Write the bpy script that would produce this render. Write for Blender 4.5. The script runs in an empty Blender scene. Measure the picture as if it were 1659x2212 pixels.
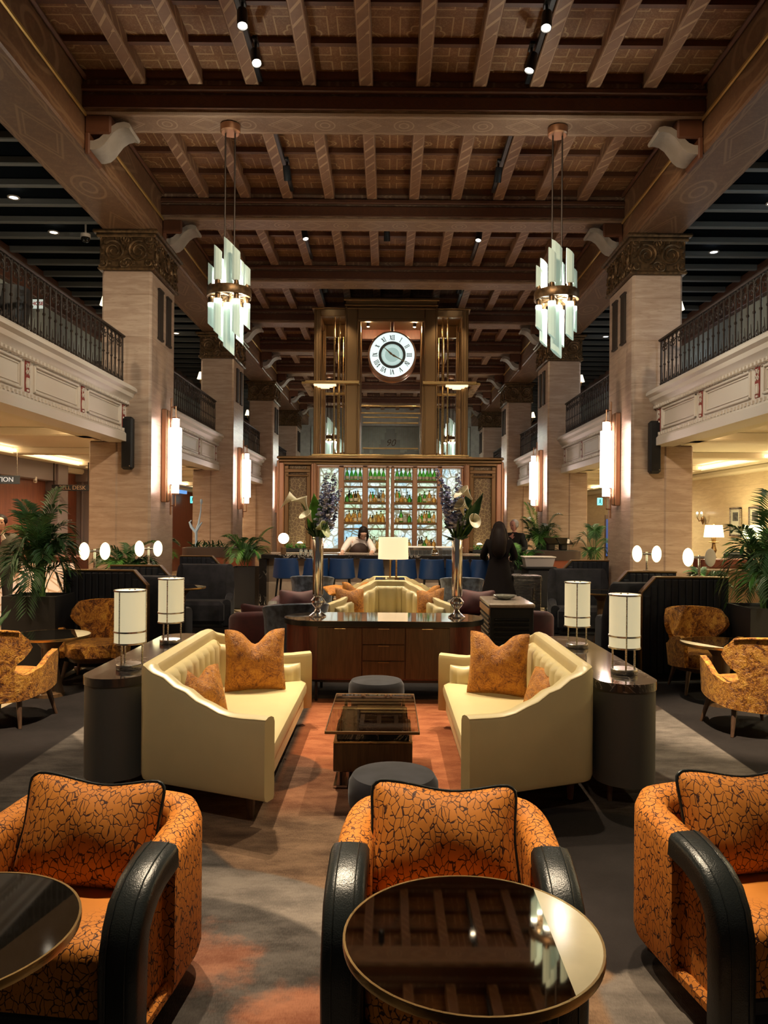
import bpy, bmesh, math, random
from mathutils import Vector, Matrix
R = math.radians
PI = math.pi
sc = bpy.context.scene
col = sc.collection
rnd = random.Random(7)

# ------------------------------------------------------------------ mesh builder
class MB:
    """collects primitives and links them as ONE mesh object"""
    def __init__(s):
        s.v = []; s.f = []; s.m = []; s.uv = []; s.mi = 0; s.M = None
    def add(s, vs, fs, uvs=None):
        o = len(s.v)
        if s.M is not None:
            vs = [s.M @ Vector(p) for p in vs]
        s.v.extend(Vector(p) for p in vs)
        for i, f in enumerate(fs):
            s.f.append([o + k for k in f]); s.m.append(s.mi); s.uv.append(uvs[i] if uvs else None)
        return s
    def box(s, x0, x1, y0, y1, z0, z1, b=0.0):
        cx, cy, cz = (x0+x1)/2, (y0+y1)/2, (z0+z1)/2
        return s.rbox((cx, cy, cz), (abs(x1-x0), abs(y1-y0), abs(z1-z0)), b)
    def rbox(s, c, d, b=0.0, M=None):
        hx, hy, hz = d[0]/2, d[1]/2, d[2]/2
        T = Matrix.Translation(Vector(c)) @ (M.to_4x4() if M is not None else Matrix.Identity(4))
        if b <= 0:
            vs = [(sx*hx, sy*hy, sz*hz) for sz in (-1, 1) for sy in (-1, 1) for sx in (-1, 1)]
            fs = [(0,2,3,1),(4,5,7,6),(0,1,5,4),(2,6,7,3),(0,4,6,2),(1,3,7,5)]
            return s.add([T @ Vector(p) for p in vs], fs)
        b = min(b, hx*.95, hy*.95, hz*.95)
        vs = []; ix = {}
        for sx in (-1,1):
            for sy in (-1,1):
                for sz in (-1,1):
                    for k in range(3):
                        p = [sx*hx, sy*hy, sz*hz]
                        for q in range(3):
                            if q != k: p[q] -= (sx,sy,sz)[q]*b
                        ix[(sx,sy,sz,k)] = len(vs); vs.append(T @ Vector(p))
        fs = []
        for k in range(3):
            a, c2 = [q for q in range(3) if q != k]
            for sk in (-1,1):
                loop = []
                for sa, sb in ((-1,-1),(1,-1),(1,1),(-1,1)):
                    t = [0,0,0]; t[k] = sk; t[a] = sa; t[c2] = sb
                    loop.append(ix[(t[0],t[1],t[2],k)])
                fs.append(loop)
            for sa in (-1,1):
                for sb in (-1,1):
                    t1 = [0,0,0]; t1[a] = sa; t1[c2] = sb; t2 = list(t1); t1[k] = -1; t2[k] = 1
                    fs.append([ix[(*t1,a)], ix[(*t2,a)], ix[(*t2,c2)], ix[(*t1,c2)]])
        for sx in (-1,1):
            for sy in (-1,1):
                for sz in (-1,1):
                    fs.append([ix[(sx,sy,sz,k)] for k in range(3)])
        return s.add(vs, fs)
    def rings(s, rings, caps=True, closed=True):
        n = len(rings[0]); vs = [p for r in rings for p in r]; fs = []
        for i in range(len(rings)-1):
            for k in range(n if closed else n-1):
                a = i*n+k; b = i*n+(k+1) % n
                fs.append([a, b, b+n, a+n])
        if caps and closed:
            fs.append(list(range(n))); fs.append([(len(rings)-1)*n+k for k in range(n)])
        return s.add(vs, fs)
    def lathe(s, prof, c=(0,0,0), n=24, M=None, caps=True):
        T = Matrix.Translation(Vector(c)) @ (M.to_4x4() if M is not None else Matrix.Identity(4))
        rs = [[T @ Vector((max(r,1e-4)*math.cos(2*PI*k/n), max(r,1e-4)*math.sin(2*PI*k/n), z)) for k in range(n)] for r, z in prof]
        return s.rings(rs, caps)
    def cyl(s, p0, p1, r0, r1=None, n=12):
        p0 = Vector(p0); p1 = Vector(p1); r1 = r0 if r1 is None else r1
        d = p1-p0; M = d.to_track_quat('Z', 'Y').to_matrix().to_4x4()
        return s.lathe([(r0,0),(r1,d.length)], p0, n, M)
    def tube(s, pts, r, n=8, caps=True, flat=None):
        pts = [Vector(p) for p in pts]; rs = []
        N = len(pts); up = None
        for i, p in enumerate(pts):
            t = (pts[min(i+1,N-1)]-pts[max(i-1,0)])
            if t.length < 1e-9: t = Vector((0,0,1))
            t.normalize()
            if up is None:
                a = Vector((0,0,1)) if abs(t.z) < .9 else Vector((1,0,0))
                up = (a - t*a.dot(t)).normalized()
            else:
                up = (up - t*up.dot(t))
                up = up.normalized() if up.length > 1e-6 else t.orthogonal().normalized()
            sd = t.cross(up)
            rr = r[i] if isinstance(r, (list,tuple)) else r
            fl = flat or 1
            rs.append([p + up*(rr*fl*math.cos(2*PI*k/n)) + sd*(rr*math.sin(2*PI*k/n)) for k in range(n)])
        return s.rings(rs, caps)
    def sphere(s, c, r, nu=16, nv=10, sc_=(1,1,1), M=None):
        T = Matrix.Translation(Vector(c)) @ (M.to_4x4() if M is not None else Matrix.Identity(4))
        rs = []
        for i in range(nv+1):
            a = PI*i/nv; rr = max(math.sin(a), 1e-3); z = -math.cos(a)
            rs.append([T @ Vector((r*sc_[0]*rr*math.cos(2*PI*k/nu), r*sc_[1]*rr*math.sin(2*PI*k/nu), r*sc_[2]*z)) for k in range(nu)])
        return s.rings(rs, True)
    def prism(s, poly, z0, z1):
        n = len(poly)
        return s.rings([[(x,y,z0) for x,y in poly],[(x,y,z1) for x,y in poly]])
    def extr(s, poly, axis, a0, a1):
        """poly in the two other axes, extruded along axis 'x' (poly=(y,z)) or 'y' (poly=(x,z))"""
        if axis == 'x': return s.rings([[(a,p,q) for p,q in poly] for a in (a0,a1)])
        return s.rings([[(p,a,q) for p,q in poly] for a in (a0,a1)])
    def sheet(s, fn, nu, nv, th=None):
        """grid surface fn(u,v) -> point; th thickness along the normal makes it a closed slab"""
        P = [[Vector(fn(i/nu, j/nv)) for i in range(nu+1)] for j in range(nv+1)]
        n1 = nu+1
        if th is None:
            return s.add([p for r in P for p in r], [[j*n1+i, j*n1+i+1, (j+1)*n1+i+1, (j+1)*n1+i] for j in range(nv) for i in range(nu)])
        Q = []
        for j in range(nv+1):
            for i in range(nu+1):
                du = P[j][min(i+1,nu)]-P[j][max(i-1,0)]; dv = P[min(j+1,nv)][i]-P[max(j-1,0)][i]
                nn = du.cross(dv)
                nn = nn.normalized() if nn.length > 1e-9 else Vector((0,0,1))
                t = th(i/nu, j/nv) if callable(th) else th
                Q.append(P[j][i]+nn*t)
        vs = [p for r in P for p in r]+Q; o = n1*(nv+1); fs = []
        for j in range(nv):
            for i in range(nu):
                q = [j*n1+i, j*n1+i+1, (j+1)*n1+i+1, (j+1)*n1+i]
                fs.append(q); fs.append([o+k for k in reversed(q)])
        bd = [i for i in range(nu)]+[j*n1+nu for j in range(nv)]+[nv*n1+i for i in range(nu,0,-1)]+[j*n1 for j in range(nv,0,-1)]
        for k in range(len(bd)):
            a, b = bd[k], bd[(k+1) % len(bd)]
            fs.append([a, o+a, o+b, b])
        return s.add(vs, fs)
    def build(s, name, mats, parent=None, loc=None, rotz=0, smooth=35, boxuv=False, recalc=True):
        me = bpy.data.meshes.new(name)
        bm = bmesh.new()
        bv = [bm.verts.new(p) for p in s.v]
        ul = bm.loops.layers.uv.new('UVMap')
        for f, mi, uv in zip(s.f, s.m, s.uv):
            try: face = bm.faces.new([bv[k] for k in f])
            except ValueError: continue
            face.material_index = mi; face.smooth = True
            if uv:
                for l, c in zip(face.loops, uv): l[ul].uv = c
        bm.normal_update()
        if recalc: bmesh.ops.recalc_face_normals(bm, faces=bm.faces[:])
        if boxuv:
            for face in bm.faces:
                n = face.normal; k = max(range(3), key=lambda q: abs(n[q])); ax = [q for q in range(3) if q != k]
                mn = [min(v.co[a] for v in face.verts) for a in ax]; mx = [max(v.co[a] for v in face.verts) for a in ax]
                d = [max(mx[q]-mn[q],1e-4) for q in (0,1)]
                lo = 0 if d[0] >= d[1] else 1; sh = 1-lo
                for l in face.loops:
                    l[ul].uv = ((l.vert.co[ax[lo]]-mn[lo])/d[sh], (l.vert.co[ax[sh]]-mn[sh])/d[sh])
        bm.to_mesh(me); bm.free()
        me.set_sharp_from_angle(angle=R(smooth))
        for m in (mats if isinstance(mats, (list,tuple)) else [mats]): me.materials.append(m)
        return link(name, me, parent, loc, rotz)

def link(name, data, parent=None, loc=None, rotz=0):
    o = bpy.data.objects.new(name, data); col.objects.link(o)
    if parent is not None: o.parent = parent
    if loc is not None: o.location = loc
    if rotz: o.rotation_euler = (0,0,rotz)
    return o
def tag(o, label=None, cat=None, group=None, kind=None):
    if label: o['label'] = label
    if cat: o['category'] = cat
    if group: o['group'] = group
    if kind: o['kind'] = kind
    return o
def thing(name, label, cat, loc=(0,0,0), rotz=0, group=None):
    o = link(name, None, None, loc, rotz); o.empty_display_size = .1
    return tag(o, label, cat, group)
def struct(o): o['kind'] = 'structure'; return o
def dup(root, loc=None, rotz=None, label=None, group=None, scale=None):
    r = root.copy(); col.objects.link(r)
    if loc is not None: r.location = loc
    if rotz is not None: r.rotation_euler = (0,0,rotz)
    if label: r['label'] = label
    if group: r['group'] = group
    if scale: r.scale = scale
    for ch in list(root.children):
        c = ch.copy(); col.objects.link(c); c.parent = r; c.matrix_parent_inverse = ch.matrix_parent_inverse.copy()
        for g in list(ch.children):
            d = g.copy(); col.objects.link(d); d.parent = c; d.matrix_parent_inverse = g.matrix_parent_inverse.copy()
    return r
def arc(cx, cy, r, a0, a1, n, ry=None):
    ry = ry or r
    return [(cx+r*math.cos(R(a0+(a1-a0)*k/n)), cy+ry*math.sin(R(a0+(a1-a0)*k/n))) for k in range(n+1)]
def stadium(x0, x1, y0, y1, r, n=8):
    return arc(x1-r,y0+r,r,-90,0,n)+arc(x1-r,y1-r,r,0,90,n)+arc(x0+r,y1-r,r,90,180,n)+arc(x0+r,y0+r,r,180,270,n)
def lerp(a, b, t): return a+(b-a)*t
def interp(xs, ys, x):
    if x <= xs[0]: return ys[0]
    for i in range(len(xs)-1):
        if x <= xs[i+1]:
            t = (x-xs[i])/(xs[i+1]-xs[i]); t = t*t*(3-2*t)
            return ys[i]+(ys[i+1]-ys[i])*t
    return ys[-1]
def text_mesh(s, size, depth, font_shear=0, bold=0):
    cu = bpy.data.curves.new('lettering', 'FONT'); cu.body = s; cu.size = size; cu.extrude = depth; cu.align_x = 'CENTER'; cu.align_y = 'CENTER'
    cu.shear = font_shear; cu.offset = bold; cu.resolution_u = 3
    o = bpy.data.objects.new('lettering', cu); col.objects.link(o)
    bpy.context.view_layer.update()
    me = bpy.data.meshes.new_from_object(o.evaluated_get(bpy.context.evaluated_depsgraph_get()))
    bpy.data.objects.remove(o); bpy.data.curves.remove(cu)
    return me
def lettering(s, size, depth, m, parent, loc, rot, **k):
    me = text_mesh(s, size, depth, **k); me.materials.clear(); me.materials.append(m)
    o = link('lettering', me, parent, loc); o.rotation_euler = rot
    return o

# ------------------------------------------------------------------ materials
class NT:
    def __init__(s, name):
        s.m = bpy.data.materials.new(name); s.m.use_nodes = True; s.nt = s.m.node_tree
        s.b = s.nt.nodes['Principled BSDF']
    def set(s, sock, v):
        if isinstance(v, bpy.types.NodeSocket): s.nt.links.new(v, sock)
        elif isinstance(v, (tuple,list)) and len(v) == 3 and sock.type == 'RGBA': sock.default_value = (*v, 1)
        else: sock.default_value = v
    def n(s, t, ins={}, **at):
        nd = s.nt.nodes.new(t)
        for k, v in at.items(): setattr(nd, k, v)
        for k, v in ins.items(): s.set(nd.inputs[k], v)
        return nd
    def p(s, **k):
        for q, v in k.items(): s.set(s.b.inputs[q.replace('_',' ')], v)
        return s
    def ma(s, op, a, b=None, c=None, clamp=False):
        nd = s.n('ShaderNodeMath', operation=op, use_clamp=clamp)
        for i, v in enumerate((a,b,c)):
            if v is not None: s.set(nd.inputs[i], v)
        return nd.outputs[0]
    def mix(s, f, a, b):
        nd = s.n('ShaderNodeMix', data_type='RGBA')
        s.set(nd.inputs['Factor'], f); s.set(nd.inputs[6], a); s.set(nd.inputs[7], b)
        return nd.outputs[2]
    def ss(s, x, e0, e1):
        nd = s.n('ShaderNodeMapRange', interpolation_type='SMOOTHSTEP')
        s.set(nd.inputs[0], x); s.set(nd.inputs[1], e0); s.set(nd.inputs[2], e1)
        return nd.outputs[0]
    def ramp(s, f, stops):
        nd = s.n('ShaderNodeValToRGB'); cr = nd.color_ramp
        while len(cr.elements) < len(stops): cr.elements.new(.5)
        for e, (p, c) in zip(cr.elements, stops): e.position = p; e.color = (*c, 1)
        s.set(nd.inputs[0], f); return nd.outputs[0]
    def coord(s, kind='Object', scale=None, loc=None, rot=None):
        c = s.n('ShaderNodeNewGeometry').outputs['Position'] if kind == 'World' else s.n('ShaderNodeTexCoord').outputs[kind]
        if scale or loc or rot:
            mp = s.n('ShaderNodeMapping'); s.set(mp.inputs[0], c)
            if loc: mp.inputs[1].default_value = loc
            if rot: mp.inputs[2].default_value = rot
            if scale: mp.inputs[3].default_value = scale
            c = mp.outputs[0]
        return c
    def noise(s, co, scale=5, detail=3, rough=.5, dist=0):
        nd = s.n('ShaderNodeTexNoise', {'Vector': co, 'Scale': scale, 'Detail': detail, 'Roughness': rough, 'Distortion': dist})
        return nd.outputs[0]
    def noisec(s, co, scale=5, detail=3):
        return s.n('ShaderNodeTexNoise', {'Vector': co, 'Scale': scale, 'Detail': detail}).outputs[1]
    def bump(s, h, strength=.3, dist=.01):
        nd = s.n('ShaderNodeBump', {'Height': h, 'Strength': strength, 'Distance': dist})
        s.nt.links.new(nd.outputs[0], s.b.inputs['Normal']); return s
    def sep(s, v):
        return s.n('ShaderNodeSeparateXYZ', {0: v}).outputs
def plain(name, c, rough=.5, metal=0, spec=None, coat=0, sheen=0, emit=None, es=0, trans=0, noise_amt=0, noise_scale=6, bump=0):
    t = NT(name); t.p(Base_Color=(*c,1), Roughness=rough, Metallic=metal)
    if spec is not None: t.p(Specular_IOR_Level=spec)
    if coat: t.p(Coat_Weight=coat, Coat_Roughness=.08)
    if sheen: t.p(Sheen_Weight=sheen, Sheen_Roughness=.4)
    if trans: t.p(Transmission_Weight=trans)
    if emit: t.p(Emission_Color=(*emit,1), Emission_Strength=es)
    if noise_amt:
        f = t.noise(t.coord('Object'), noise_scale, 4)
        a = tuple(max(0,x*(1-noise_amt)) for x in c); b = tuple(x*(1+noise_amt) for x in c)
        t.p(Base_Color=t.mix(t.ss(f,.3,.7), (*a,1), (*b,1)))
        if bump: t.bump(f, bump, .004)
    return t.m

def m_ceiling_panel():
    t = NT('painted ceiling panel'); uv = t.coord('UV'); x, y, _ = t.sep(uv)
    fx = t.ma('SUBTRACT', t.ma('FRACT', x), .5); fy = t.ma('SUBTRACT', t.ma('FRACT', y), .5)
    par = t.ma('MODULO', t.ma('ADD', t.ma('FLOOR', x), t.ma('FLOOR', y)), 2.0)
    r = t.ma('SQRT', t.ma('ADD', t.ma('MULTIPLY', fx, fx), t.ma('MULTIPLY', fy, fy)))
    an = t.ma('ARCTAN2', fy, fx)
    scal = t.ma('ABSOLUTE', t.ma('SINE', t.ma('MULTIPLY', an, 6.0)))
    ring = t.ma('ABSOLUTE', t.ma('SUBTRACT', r, t.ma('ADD', .27, t.ma('MULTIPLY', scal, .045))))
    l1 = t.ma('SUBTRACT', 1.0, t.ss(ring, .008, .022))
    q = t.ma('ABSOLUTE', t.ma('SUBTRACT', r, t.ma('ADD', .19, t.ma('MULTIPLY', t.ma('COSINE', t.ma('MULTIPLY', an, 4.0)), .1))))
    l2 = t.ma('SUBTRACT', 1.0, t.ss(q, .012, .03))
    q3 = t.ma('ABSOLUTE', t.ma('SUBTRACT', t.ma('ADD', t.ma('ABSOLUTE', fx), t.ma('ABSOLUTE', fy)), .24))
    l2 = t.ma('MAXIMUM', l2, t.ma('SUBTRACT', 1.0, t.ss(q3, .008, .02)))
    pat = t.ma('ADD', t.ma('MULTIPLY', l1, t.ma('SUBTRACT', 1.0, par)), t.ma('MULTIPLY', l2, par))
    bx = t.ma('MAXIMUM', t.ma('ABSOLUTE', fx), t.ma('ABSOLUTE', fy))
    bd = t.ma('SUBTRACT', 1.0, t.ss(t.ma('ABSOLUTE', t.ma('SUBTRACT', bx, .42)), .006, .016))
    pat = t.ma('MAXIMUM', pat, bd)
    fine = t.ss(t.noise(t.coord('UV', scale=(9,9,9)), 3, 3, .6, 1.5), .5, .6)
    pat = t.ma('MAXIMUM', pat, t.ma('MULTIPLY', fine, .35))
    g = t.noise(t.coord('World', scale=(2,2,2)), 3, 3)
    base = t.mix(g, (.125,.045,.014,1), (.22,.088,.030,1))
    t.p(Base_Color=t.mix(t.ma('MULTIPLY', pat, .7), base, (.46,.28,.14,1)), Roughness=.55)
    return t.m
def m_joist():
    t = NT('striped painted joist'); uv = t.coord('UV'); x, y, _ = t.sep(uv)
    s = t.ma('FRACT', t.ma('MULTIPLY', t.ma('ADD', x, t.ma('MULTIPLY', y, 1.4)), .62))
    st = t.ma('MULTIPLY', t.ss(s,.40,.44), t.ma('SUBTRACT', 1.0, t.ss(s,.62,.66)))
    wide = t.ma('MULTIPLY', st, t.ss(t.ma('FRACT', t.ma('MULTIPLY', x, .09)), .45, .5))
    thin = t.ma('MULTIPLY', t.ss(s,.48,.5), t.ma('SUBTRACT', 1.0, t.ss(s,.53,.55)))
    st = t.ma('MAXIMUM', wide, thin)
    e = t.ma('ABSOLUTE', t.ma('SUBTRACT', y, .5))
    st = t.ma('MULTIPLY', st, t.ma('SUBTRACT', 1.0, t.ss(e,.40,.42)))
    bd = t.ma('MULTIPLY', t.ss(e,.42,.43), t.ma('SUBTRACT', 1.0, t.ss(e,.45,.46)))
    g = t.noise(t.coord('World', scale=(3,3,3)), 4, 3)
    base = t.mix(g, (.17,.078,.040,1), (.25,.125,.066,1))
    pat = t.ma('MAXIMUM', st, bd)
    t.p(Base_Color=t.mix(t.ma('MULTIPLY', pat, .75), base, (.48,.30,.17,1)), Roughness=.5)
    return t.m
def m_beam(name, c0, c1, cl, dens=1.0):
    t = NT(name); uv = t.coord('UV'); x, y, _ = t.sep(uv)
    u = t.ma('SUBTRACT', t.ma('FRACT', t.ma('MULTIPLY', x, .45*dens)), .5)
    v = t.ma('SUBTRACT', y, .5)
    au = t.ma('ABSOLUTE', u); av = t.ma('ABSOLUTE', v)
    d = t.ma('ADD', t.ma('MULTIPLY', au, 1.6), av)
    def line(x, c, w): return t.ma('SUBTRACT', 1.0, t.ss(t.ma('ABSOLUTE', t.ma('SUBTRACT', x, c)), w*.4, w))
    pat = t.ma('MAXIMUM', line(d,.34,.03), line(d,.26,.02))
    rr = t.ma('SQRT', t.ma('ADD', t.ma('MULTIPLY', t.ma('MULTIPLY', t.ma('SUBTRACT', au, .5), 2.2), t.ma('MULTIPLY', t.ma('SUBTRACT', au, .5), 2.2)), t.ma('MULTIPLY', v, v)))
    pat = t.ma('MAXIMUM', pat, t.ma('MAXIMUM', line(rr,.27,.03), line(rr,.13,.03)))
    w = t.ma('ADD', .44, t.ma('MULTIPLY', t.ma('SINE', t.ma('MULTIPLY', x, 12.0)), .02))
    pat = t.ma('MAXIMUM', pat, t.ma('MAXIMUM', line(av,.40,.02), line(av,w,.025)))
    g = t.noise(t.coord('World', scale=(2,2,2)), 4, 4)
    base = t.mix(g, (*c0,1), (*c1,1))
    fine = t.ss(t.noise(t.coord('UV', scale=(4,4,4)), 3, 3, .6, 1.2), .5, .6)
    pat = t.ma('MAXIMUM', pat, t.ma('MULTIPLY', fine, .3))
    t.p(Base_Color=t.mix(t.ma('MULTIPLY', pat, .7), base, (*cl,1)), Roughness=.5)
    return t.m
def m_travertine(name, c0, c1, c2, rough=.35, joints=True):
    t = NT(name); w = t.coord('World', scale=(1.2,1.2,9))
    n1 = t.noise(w, 1.7, 6, .62, .7); n2 = t.noise(t.coord('World', scale=(3,3,40)), 2.5, 4, .65)
    c = t.mix(t.ss(n1,.35,.68), (*c0,1), (*c1,1))
    c = t.mix(t.ma('MULTIPLY', t.ss(n2,.58,.72), .7), c, (*c2,1))
    if joints:
        px, py, pz = t.sep(t.coord('World'))
        j = t.ma('ABSOLUTE', t.ma('SUBTRACT', t.ma('FRACT', t.ma('DIVIDE', pz, .62)), .5))
        jl = t.ss(j, .490, .496)
        c = t.mix(t.ma('MULTIPLY', jl, .55), c, (*c2,1))
    t.p(Base_Color=c, Roughness=rough); t.bump(n2, .12, .004)
    return t.m
def m_velvet(nm='crushed orange velvet', st=((.38,(.05,.012,.003)),(.455,(.26,.078,.009)),(.52,(.58,.235,.026)),(.63,(.85,.46,.07))), bs=.7):
    t = NT(nm); co = t.coord('Object')
    n1 = t.noise(co, 9, 5, .62, 1.6); n2 = t.noise(co, 30, 4, .65, 2.8)
    f = t.ma('ADD', t.ma('MULTIPLY', n1, .5), t.ma('MULTIPLY', n2, .5))
    c = t.ramp(f, list(st))
    t.p(Base_Color=c, Roughness=.48, Sheen_Weight=.5, Sheen_Roughness=.35, Specular_IOR_Level=.4); t.set(t.b.inputs['Sheen Tint'], (1,.6,.25,1))
    t.bump(f, bs, .05); return t.m
def m_crackle(name='crackle pattern orange fabric', density=1.0, worn=False):
    t = NT(name)
    co = t.coord('Object', scale=(1.5,1.5,1.0))
    d = t.n('ShaderNodeVectorMath', {0: t.noisec(co, 11, 2), 1: (.5,.5,.5)}, operation='SUBTRACT').outputs[0]
    d = t.n('ShaderNodeVectorMath', {0: d, 3: .06}, operation='SCALE').outputs[0]
    co2 = t.n('ShaderNodeVectorMath', {0: co, 1: d}, operation='ADD').outputs[0]
    v = t.n('ShaderNodeTexVoronoi', {'Vector': co2, 'Scale': 31*density}, feature='DISTANCE_TO_EDGE').outputs[0]
    brk = t.ss(t.noise(co, 26, 2), .37, .42)
    ln = t.ma('MULTIPLY', t.ma('SUBTRACT', 1.0, t.ss(v, .03, .065)), brk)
    if worn:
        px, py, pz = t.sep(t.coord('Object')); dd = t.ma('SQRT', t.ma('ADD', t.ma('MULTIPLY', px, px), t.ma('MULTIPLY', t.ma('ADD', py, .03), t.ma('ADD', py, .03))))
        ln = t.ma('MULTIPLY', ln, t.ma('MAXIMUM', t.ss(dd, .13, .27), t.ma('SUBTRACT', 1.0, t.ss(pz, .34, .38))))
    g = t.noise(co, 5, 3)
    base = t.mix(g, (.49,.158,.018,1), (.61,.225,.032,1))
    t.p(Base_Color=t.mix(ln, base, (.045,.012,.006,1)), Roughness=.66, Specular_IOR_Level=.3)
    t.bump(t.ma('SUBTRACT', 1.0, ln), .3, .004); return t.m
def m_marble(name, c0, cv, rough=.08, scale=3.0, amt=.8):
    t = NT(name); co = t.coord('World')
    n = t.noise(co, scale, 6, .62, 2.2)
    v = t.ma('SUBTRACT', 1.0, t.ss(t.ma('ABSOLUTE', t.ma('SUBTRACT', n, .52)), .004, .022))
    v = t.ma('MULTIPLY', v, t.ss(t.noise(co, scale*.7, 2), .45, .62))
    t.p(Base_Color=t.mix(t.ma('MULTIPLY', v, amt), (*c0,1), (*cv,1)), Roughness=rough); return t.m
def m_carpet():
    t = NT('patterned lounge carpet'); P = t.coord('World'); x, y, z = t.sep(P)
    n1 = t.noise(P, 1.3, 4, .6); n2 = t.noise(P, 5, 5, .65); fib = t.noise(t.coord('World', scale=(260,50,1)), 1, 2)
    nx = t.ma('MULTIPLY', t.ma('SUBTRACT', n2, .5), .25)
    n3 = t.ss(t.ma('ADD', t.ma('MULTIPLY', t.noise(t.coord('World', scale=(1,2.2,1)), 3.2, 5, .68), .75), t.ma('MULTIPLY', fib, .3)), .35, .72)
    def circ(cx, cy, r, soft=.02, nz=.0):
        dx = t.ma('SUBTRACT', x, cx); dy = t.ma('SUBTRACT', y, cy)
        d = t.ma('SQRT', t.ma('ADD', t.ma('MULTIPLY', dx, dx), t.ma('MULTIPLY', dy, dy)))
        if nz: d = t.ma('ADD', d, t.ma('MULTIPLY', t.ma('SUBTRACT', n2, .5), nz))
        return t.ma('SUBTRACT', 1.0, t.ss(d, r-soft, r+soft))
    def half(a, b, c, soft=.02):   # a*x+b*y > c
        d = t.ma('SUBTRACT', t.ma('ADD', t.ma('MULTIPLY', x, a), t.ma('MULTIPLY', y, b)), c)
        return t.ss(d, -soft, soft)
    def AND(*k):
        r = k[0]
        for q in k[1:]: r = t.ma('MULTIPLY', r, q)
        return r
    dark = t.mix(n2, (.010,.008,.0075,1), (.026,.021,.02,1))
    taupe = t.mix(n3, (.020,.014,.010,1), (.075,.055,.042,1))
    light = t.mix(n3, (.085,.072,.062,1), (.19,.16,.135,1))
    grey = t.mix(n3, (.028,.024,.021,1), (.085,.074,.066,1))
    rust = t.mix(n3, (.24,.070,.028,1), (.46,.165,.070,1))
    tan = t.mix(n3, (.085,.05,.03,1), (.24,.15,.09,1))
    c = taupe
    inside = AND(half(1,0,-2.42,.01), half(-1,0,-2.46,.01))
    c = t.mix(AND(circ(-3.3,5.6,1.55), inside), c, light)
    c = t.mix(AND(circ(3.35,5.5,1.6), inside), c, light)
    c = t.mix(circ(.9,3.5,.95,.03), c, dark)
    # sharp edged swathes in front of the left sofa
    c = t.mix(AND(half(.80,.60,1.60), half(-.80,-.60,-2.34), half(0,-1,-5.2)), c, tan)
    c = t.mix(AND(half(-.80,-.60,-1.60), half(-.78,.62,1.55), half(.5,.86,1.2)), c, grey)
    c = t.mix(AND(circ(-.95,2.5,1.15,.015), half(.6,-.2,-1.3,.3)), c, light)
    c = t.mix(circ(-1.0,2.35,1.02,.02), c, grey)
    c = t.mix(t.ma('MULTIPLY', circ(-.72,2.85,.18,.10,.6), .38), c, rust)
    c = t.mix(t.ma('MULTIPLY', circ(-.22,2.50,.24,.06,.3), .5), c, rust)
    c = t.mix(AND(circ(1.05,2.45,.40,.02,.15), half(1,0,.75)), c, light)
    # rust field between the sofas
    rug = AND(half(1,0,-.68,.03), half(-1,0,-.62,.03), half(0,1,4.45,.3), half(0,-1,-7.15,.02))
    c = t.mix(t.ma('MULTIPLY', rug, .95), c, rust)
    c = t.mix(t.ma('MULTIPLY', AND(circ(-.62,4.6,.55,.02), rug), .6), c, tan)
    c = t.mix(t.ma('MULTIPLY', AND(circ(-.85,5.05,.42,.015), rug), .7), c, taupe)
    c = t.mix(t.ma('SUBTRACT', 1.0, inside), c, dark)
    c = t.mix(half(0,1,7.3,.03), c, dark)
    c = t.mix(AND(half(0,1,8.2,.02), circ(-1.6,9.4,1.2,.02)), c, taupe)
    c = t.mix(t.ma('MULTIPLY', fib, .35), c, t.mix(.6, c, (.0,.0,.0,1)))
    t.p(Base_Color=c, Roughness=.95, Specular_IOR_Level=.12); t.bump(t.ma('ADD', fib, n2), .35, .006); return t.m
def m_floor():
    t = NT('polished lobby marble'); P = t.coord('World'); x, y, z = t.sep(P)
    n = t.noise(P, 1.6, 5, .6, .6)
    c = t.mix(t.ss(n,.3,.7), (.40,.31,.19,1), (.58,.47,.32,1))
    a = t.ma('FRACT', t.ma('MULTIPLY', t.ma('ADD', x, t.ma('MULTIPLY', y, .55)), .8)); b = t.ma('FRACT', t.ma('MULTIPLY', t.ma('SUBTRACT', x, t.ma('MULTIPLY', y, .55)), .8))
    l = t.ma('MAXIMUM', t.ss(t.ma('ABSOLUTE', t.ma('SUBTRACT', a, .5)), .46, .465), t.ss(t.ma('ABSOLUTE', t.ma('SUBTRACT', b, .5)), .46, .465))
    l = t.ma('MULTIPLY', l, t.ma('SUBTRACT', 1.0, t.ss(t.ma('ABSOLUTE', x), 3.6, 3.62)))
    t.p(Base_Color=t.mix(l, c, (.10,.06,.03,1)), Roughness=.16); return t.m
def m_backlit():
    t = NT('backlit cracked glass panel'); P = t.coord('World')
    v = t.n('ShaderNodeTexVoronoi', {'Vector': t.coord('World', scale=(1,1,1)), 'Scale': 5.2}, feature='DISTANCE_TO_EDGE').outputs[0]
    v2 = t.n('ShaderNodeTexVoronoi', {'Vector': P, 'Scale': 11}, feature='DISTANCE_TO_EDGE').outputs[0]
    ln = t.ma('MAXIMUM', t.ma('SUBTRACT', 1.0, t.ss(v, .035, .085)), t.ma('MULTIPLY', t.ma('SUBTRACT', 1.0, t.ss(v2, .03, .07)), .7))
    n = t.noise(P, 2.6, 3)
    c = t.ramp(n, [(.35,(.42,.74,.90)),(.5,(.82,.92,.86)),(.65,(.62,.86,.60))])
    c = t.mix(t.ma('MULTIPLY', ln, .88), c, (.16,.14,.06,1))
    t.p(Base_Color=(.5,.5,.5,1), Roughness=.3, Emission_Color=c, Emission_Strength=.95); return t.m
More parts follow.
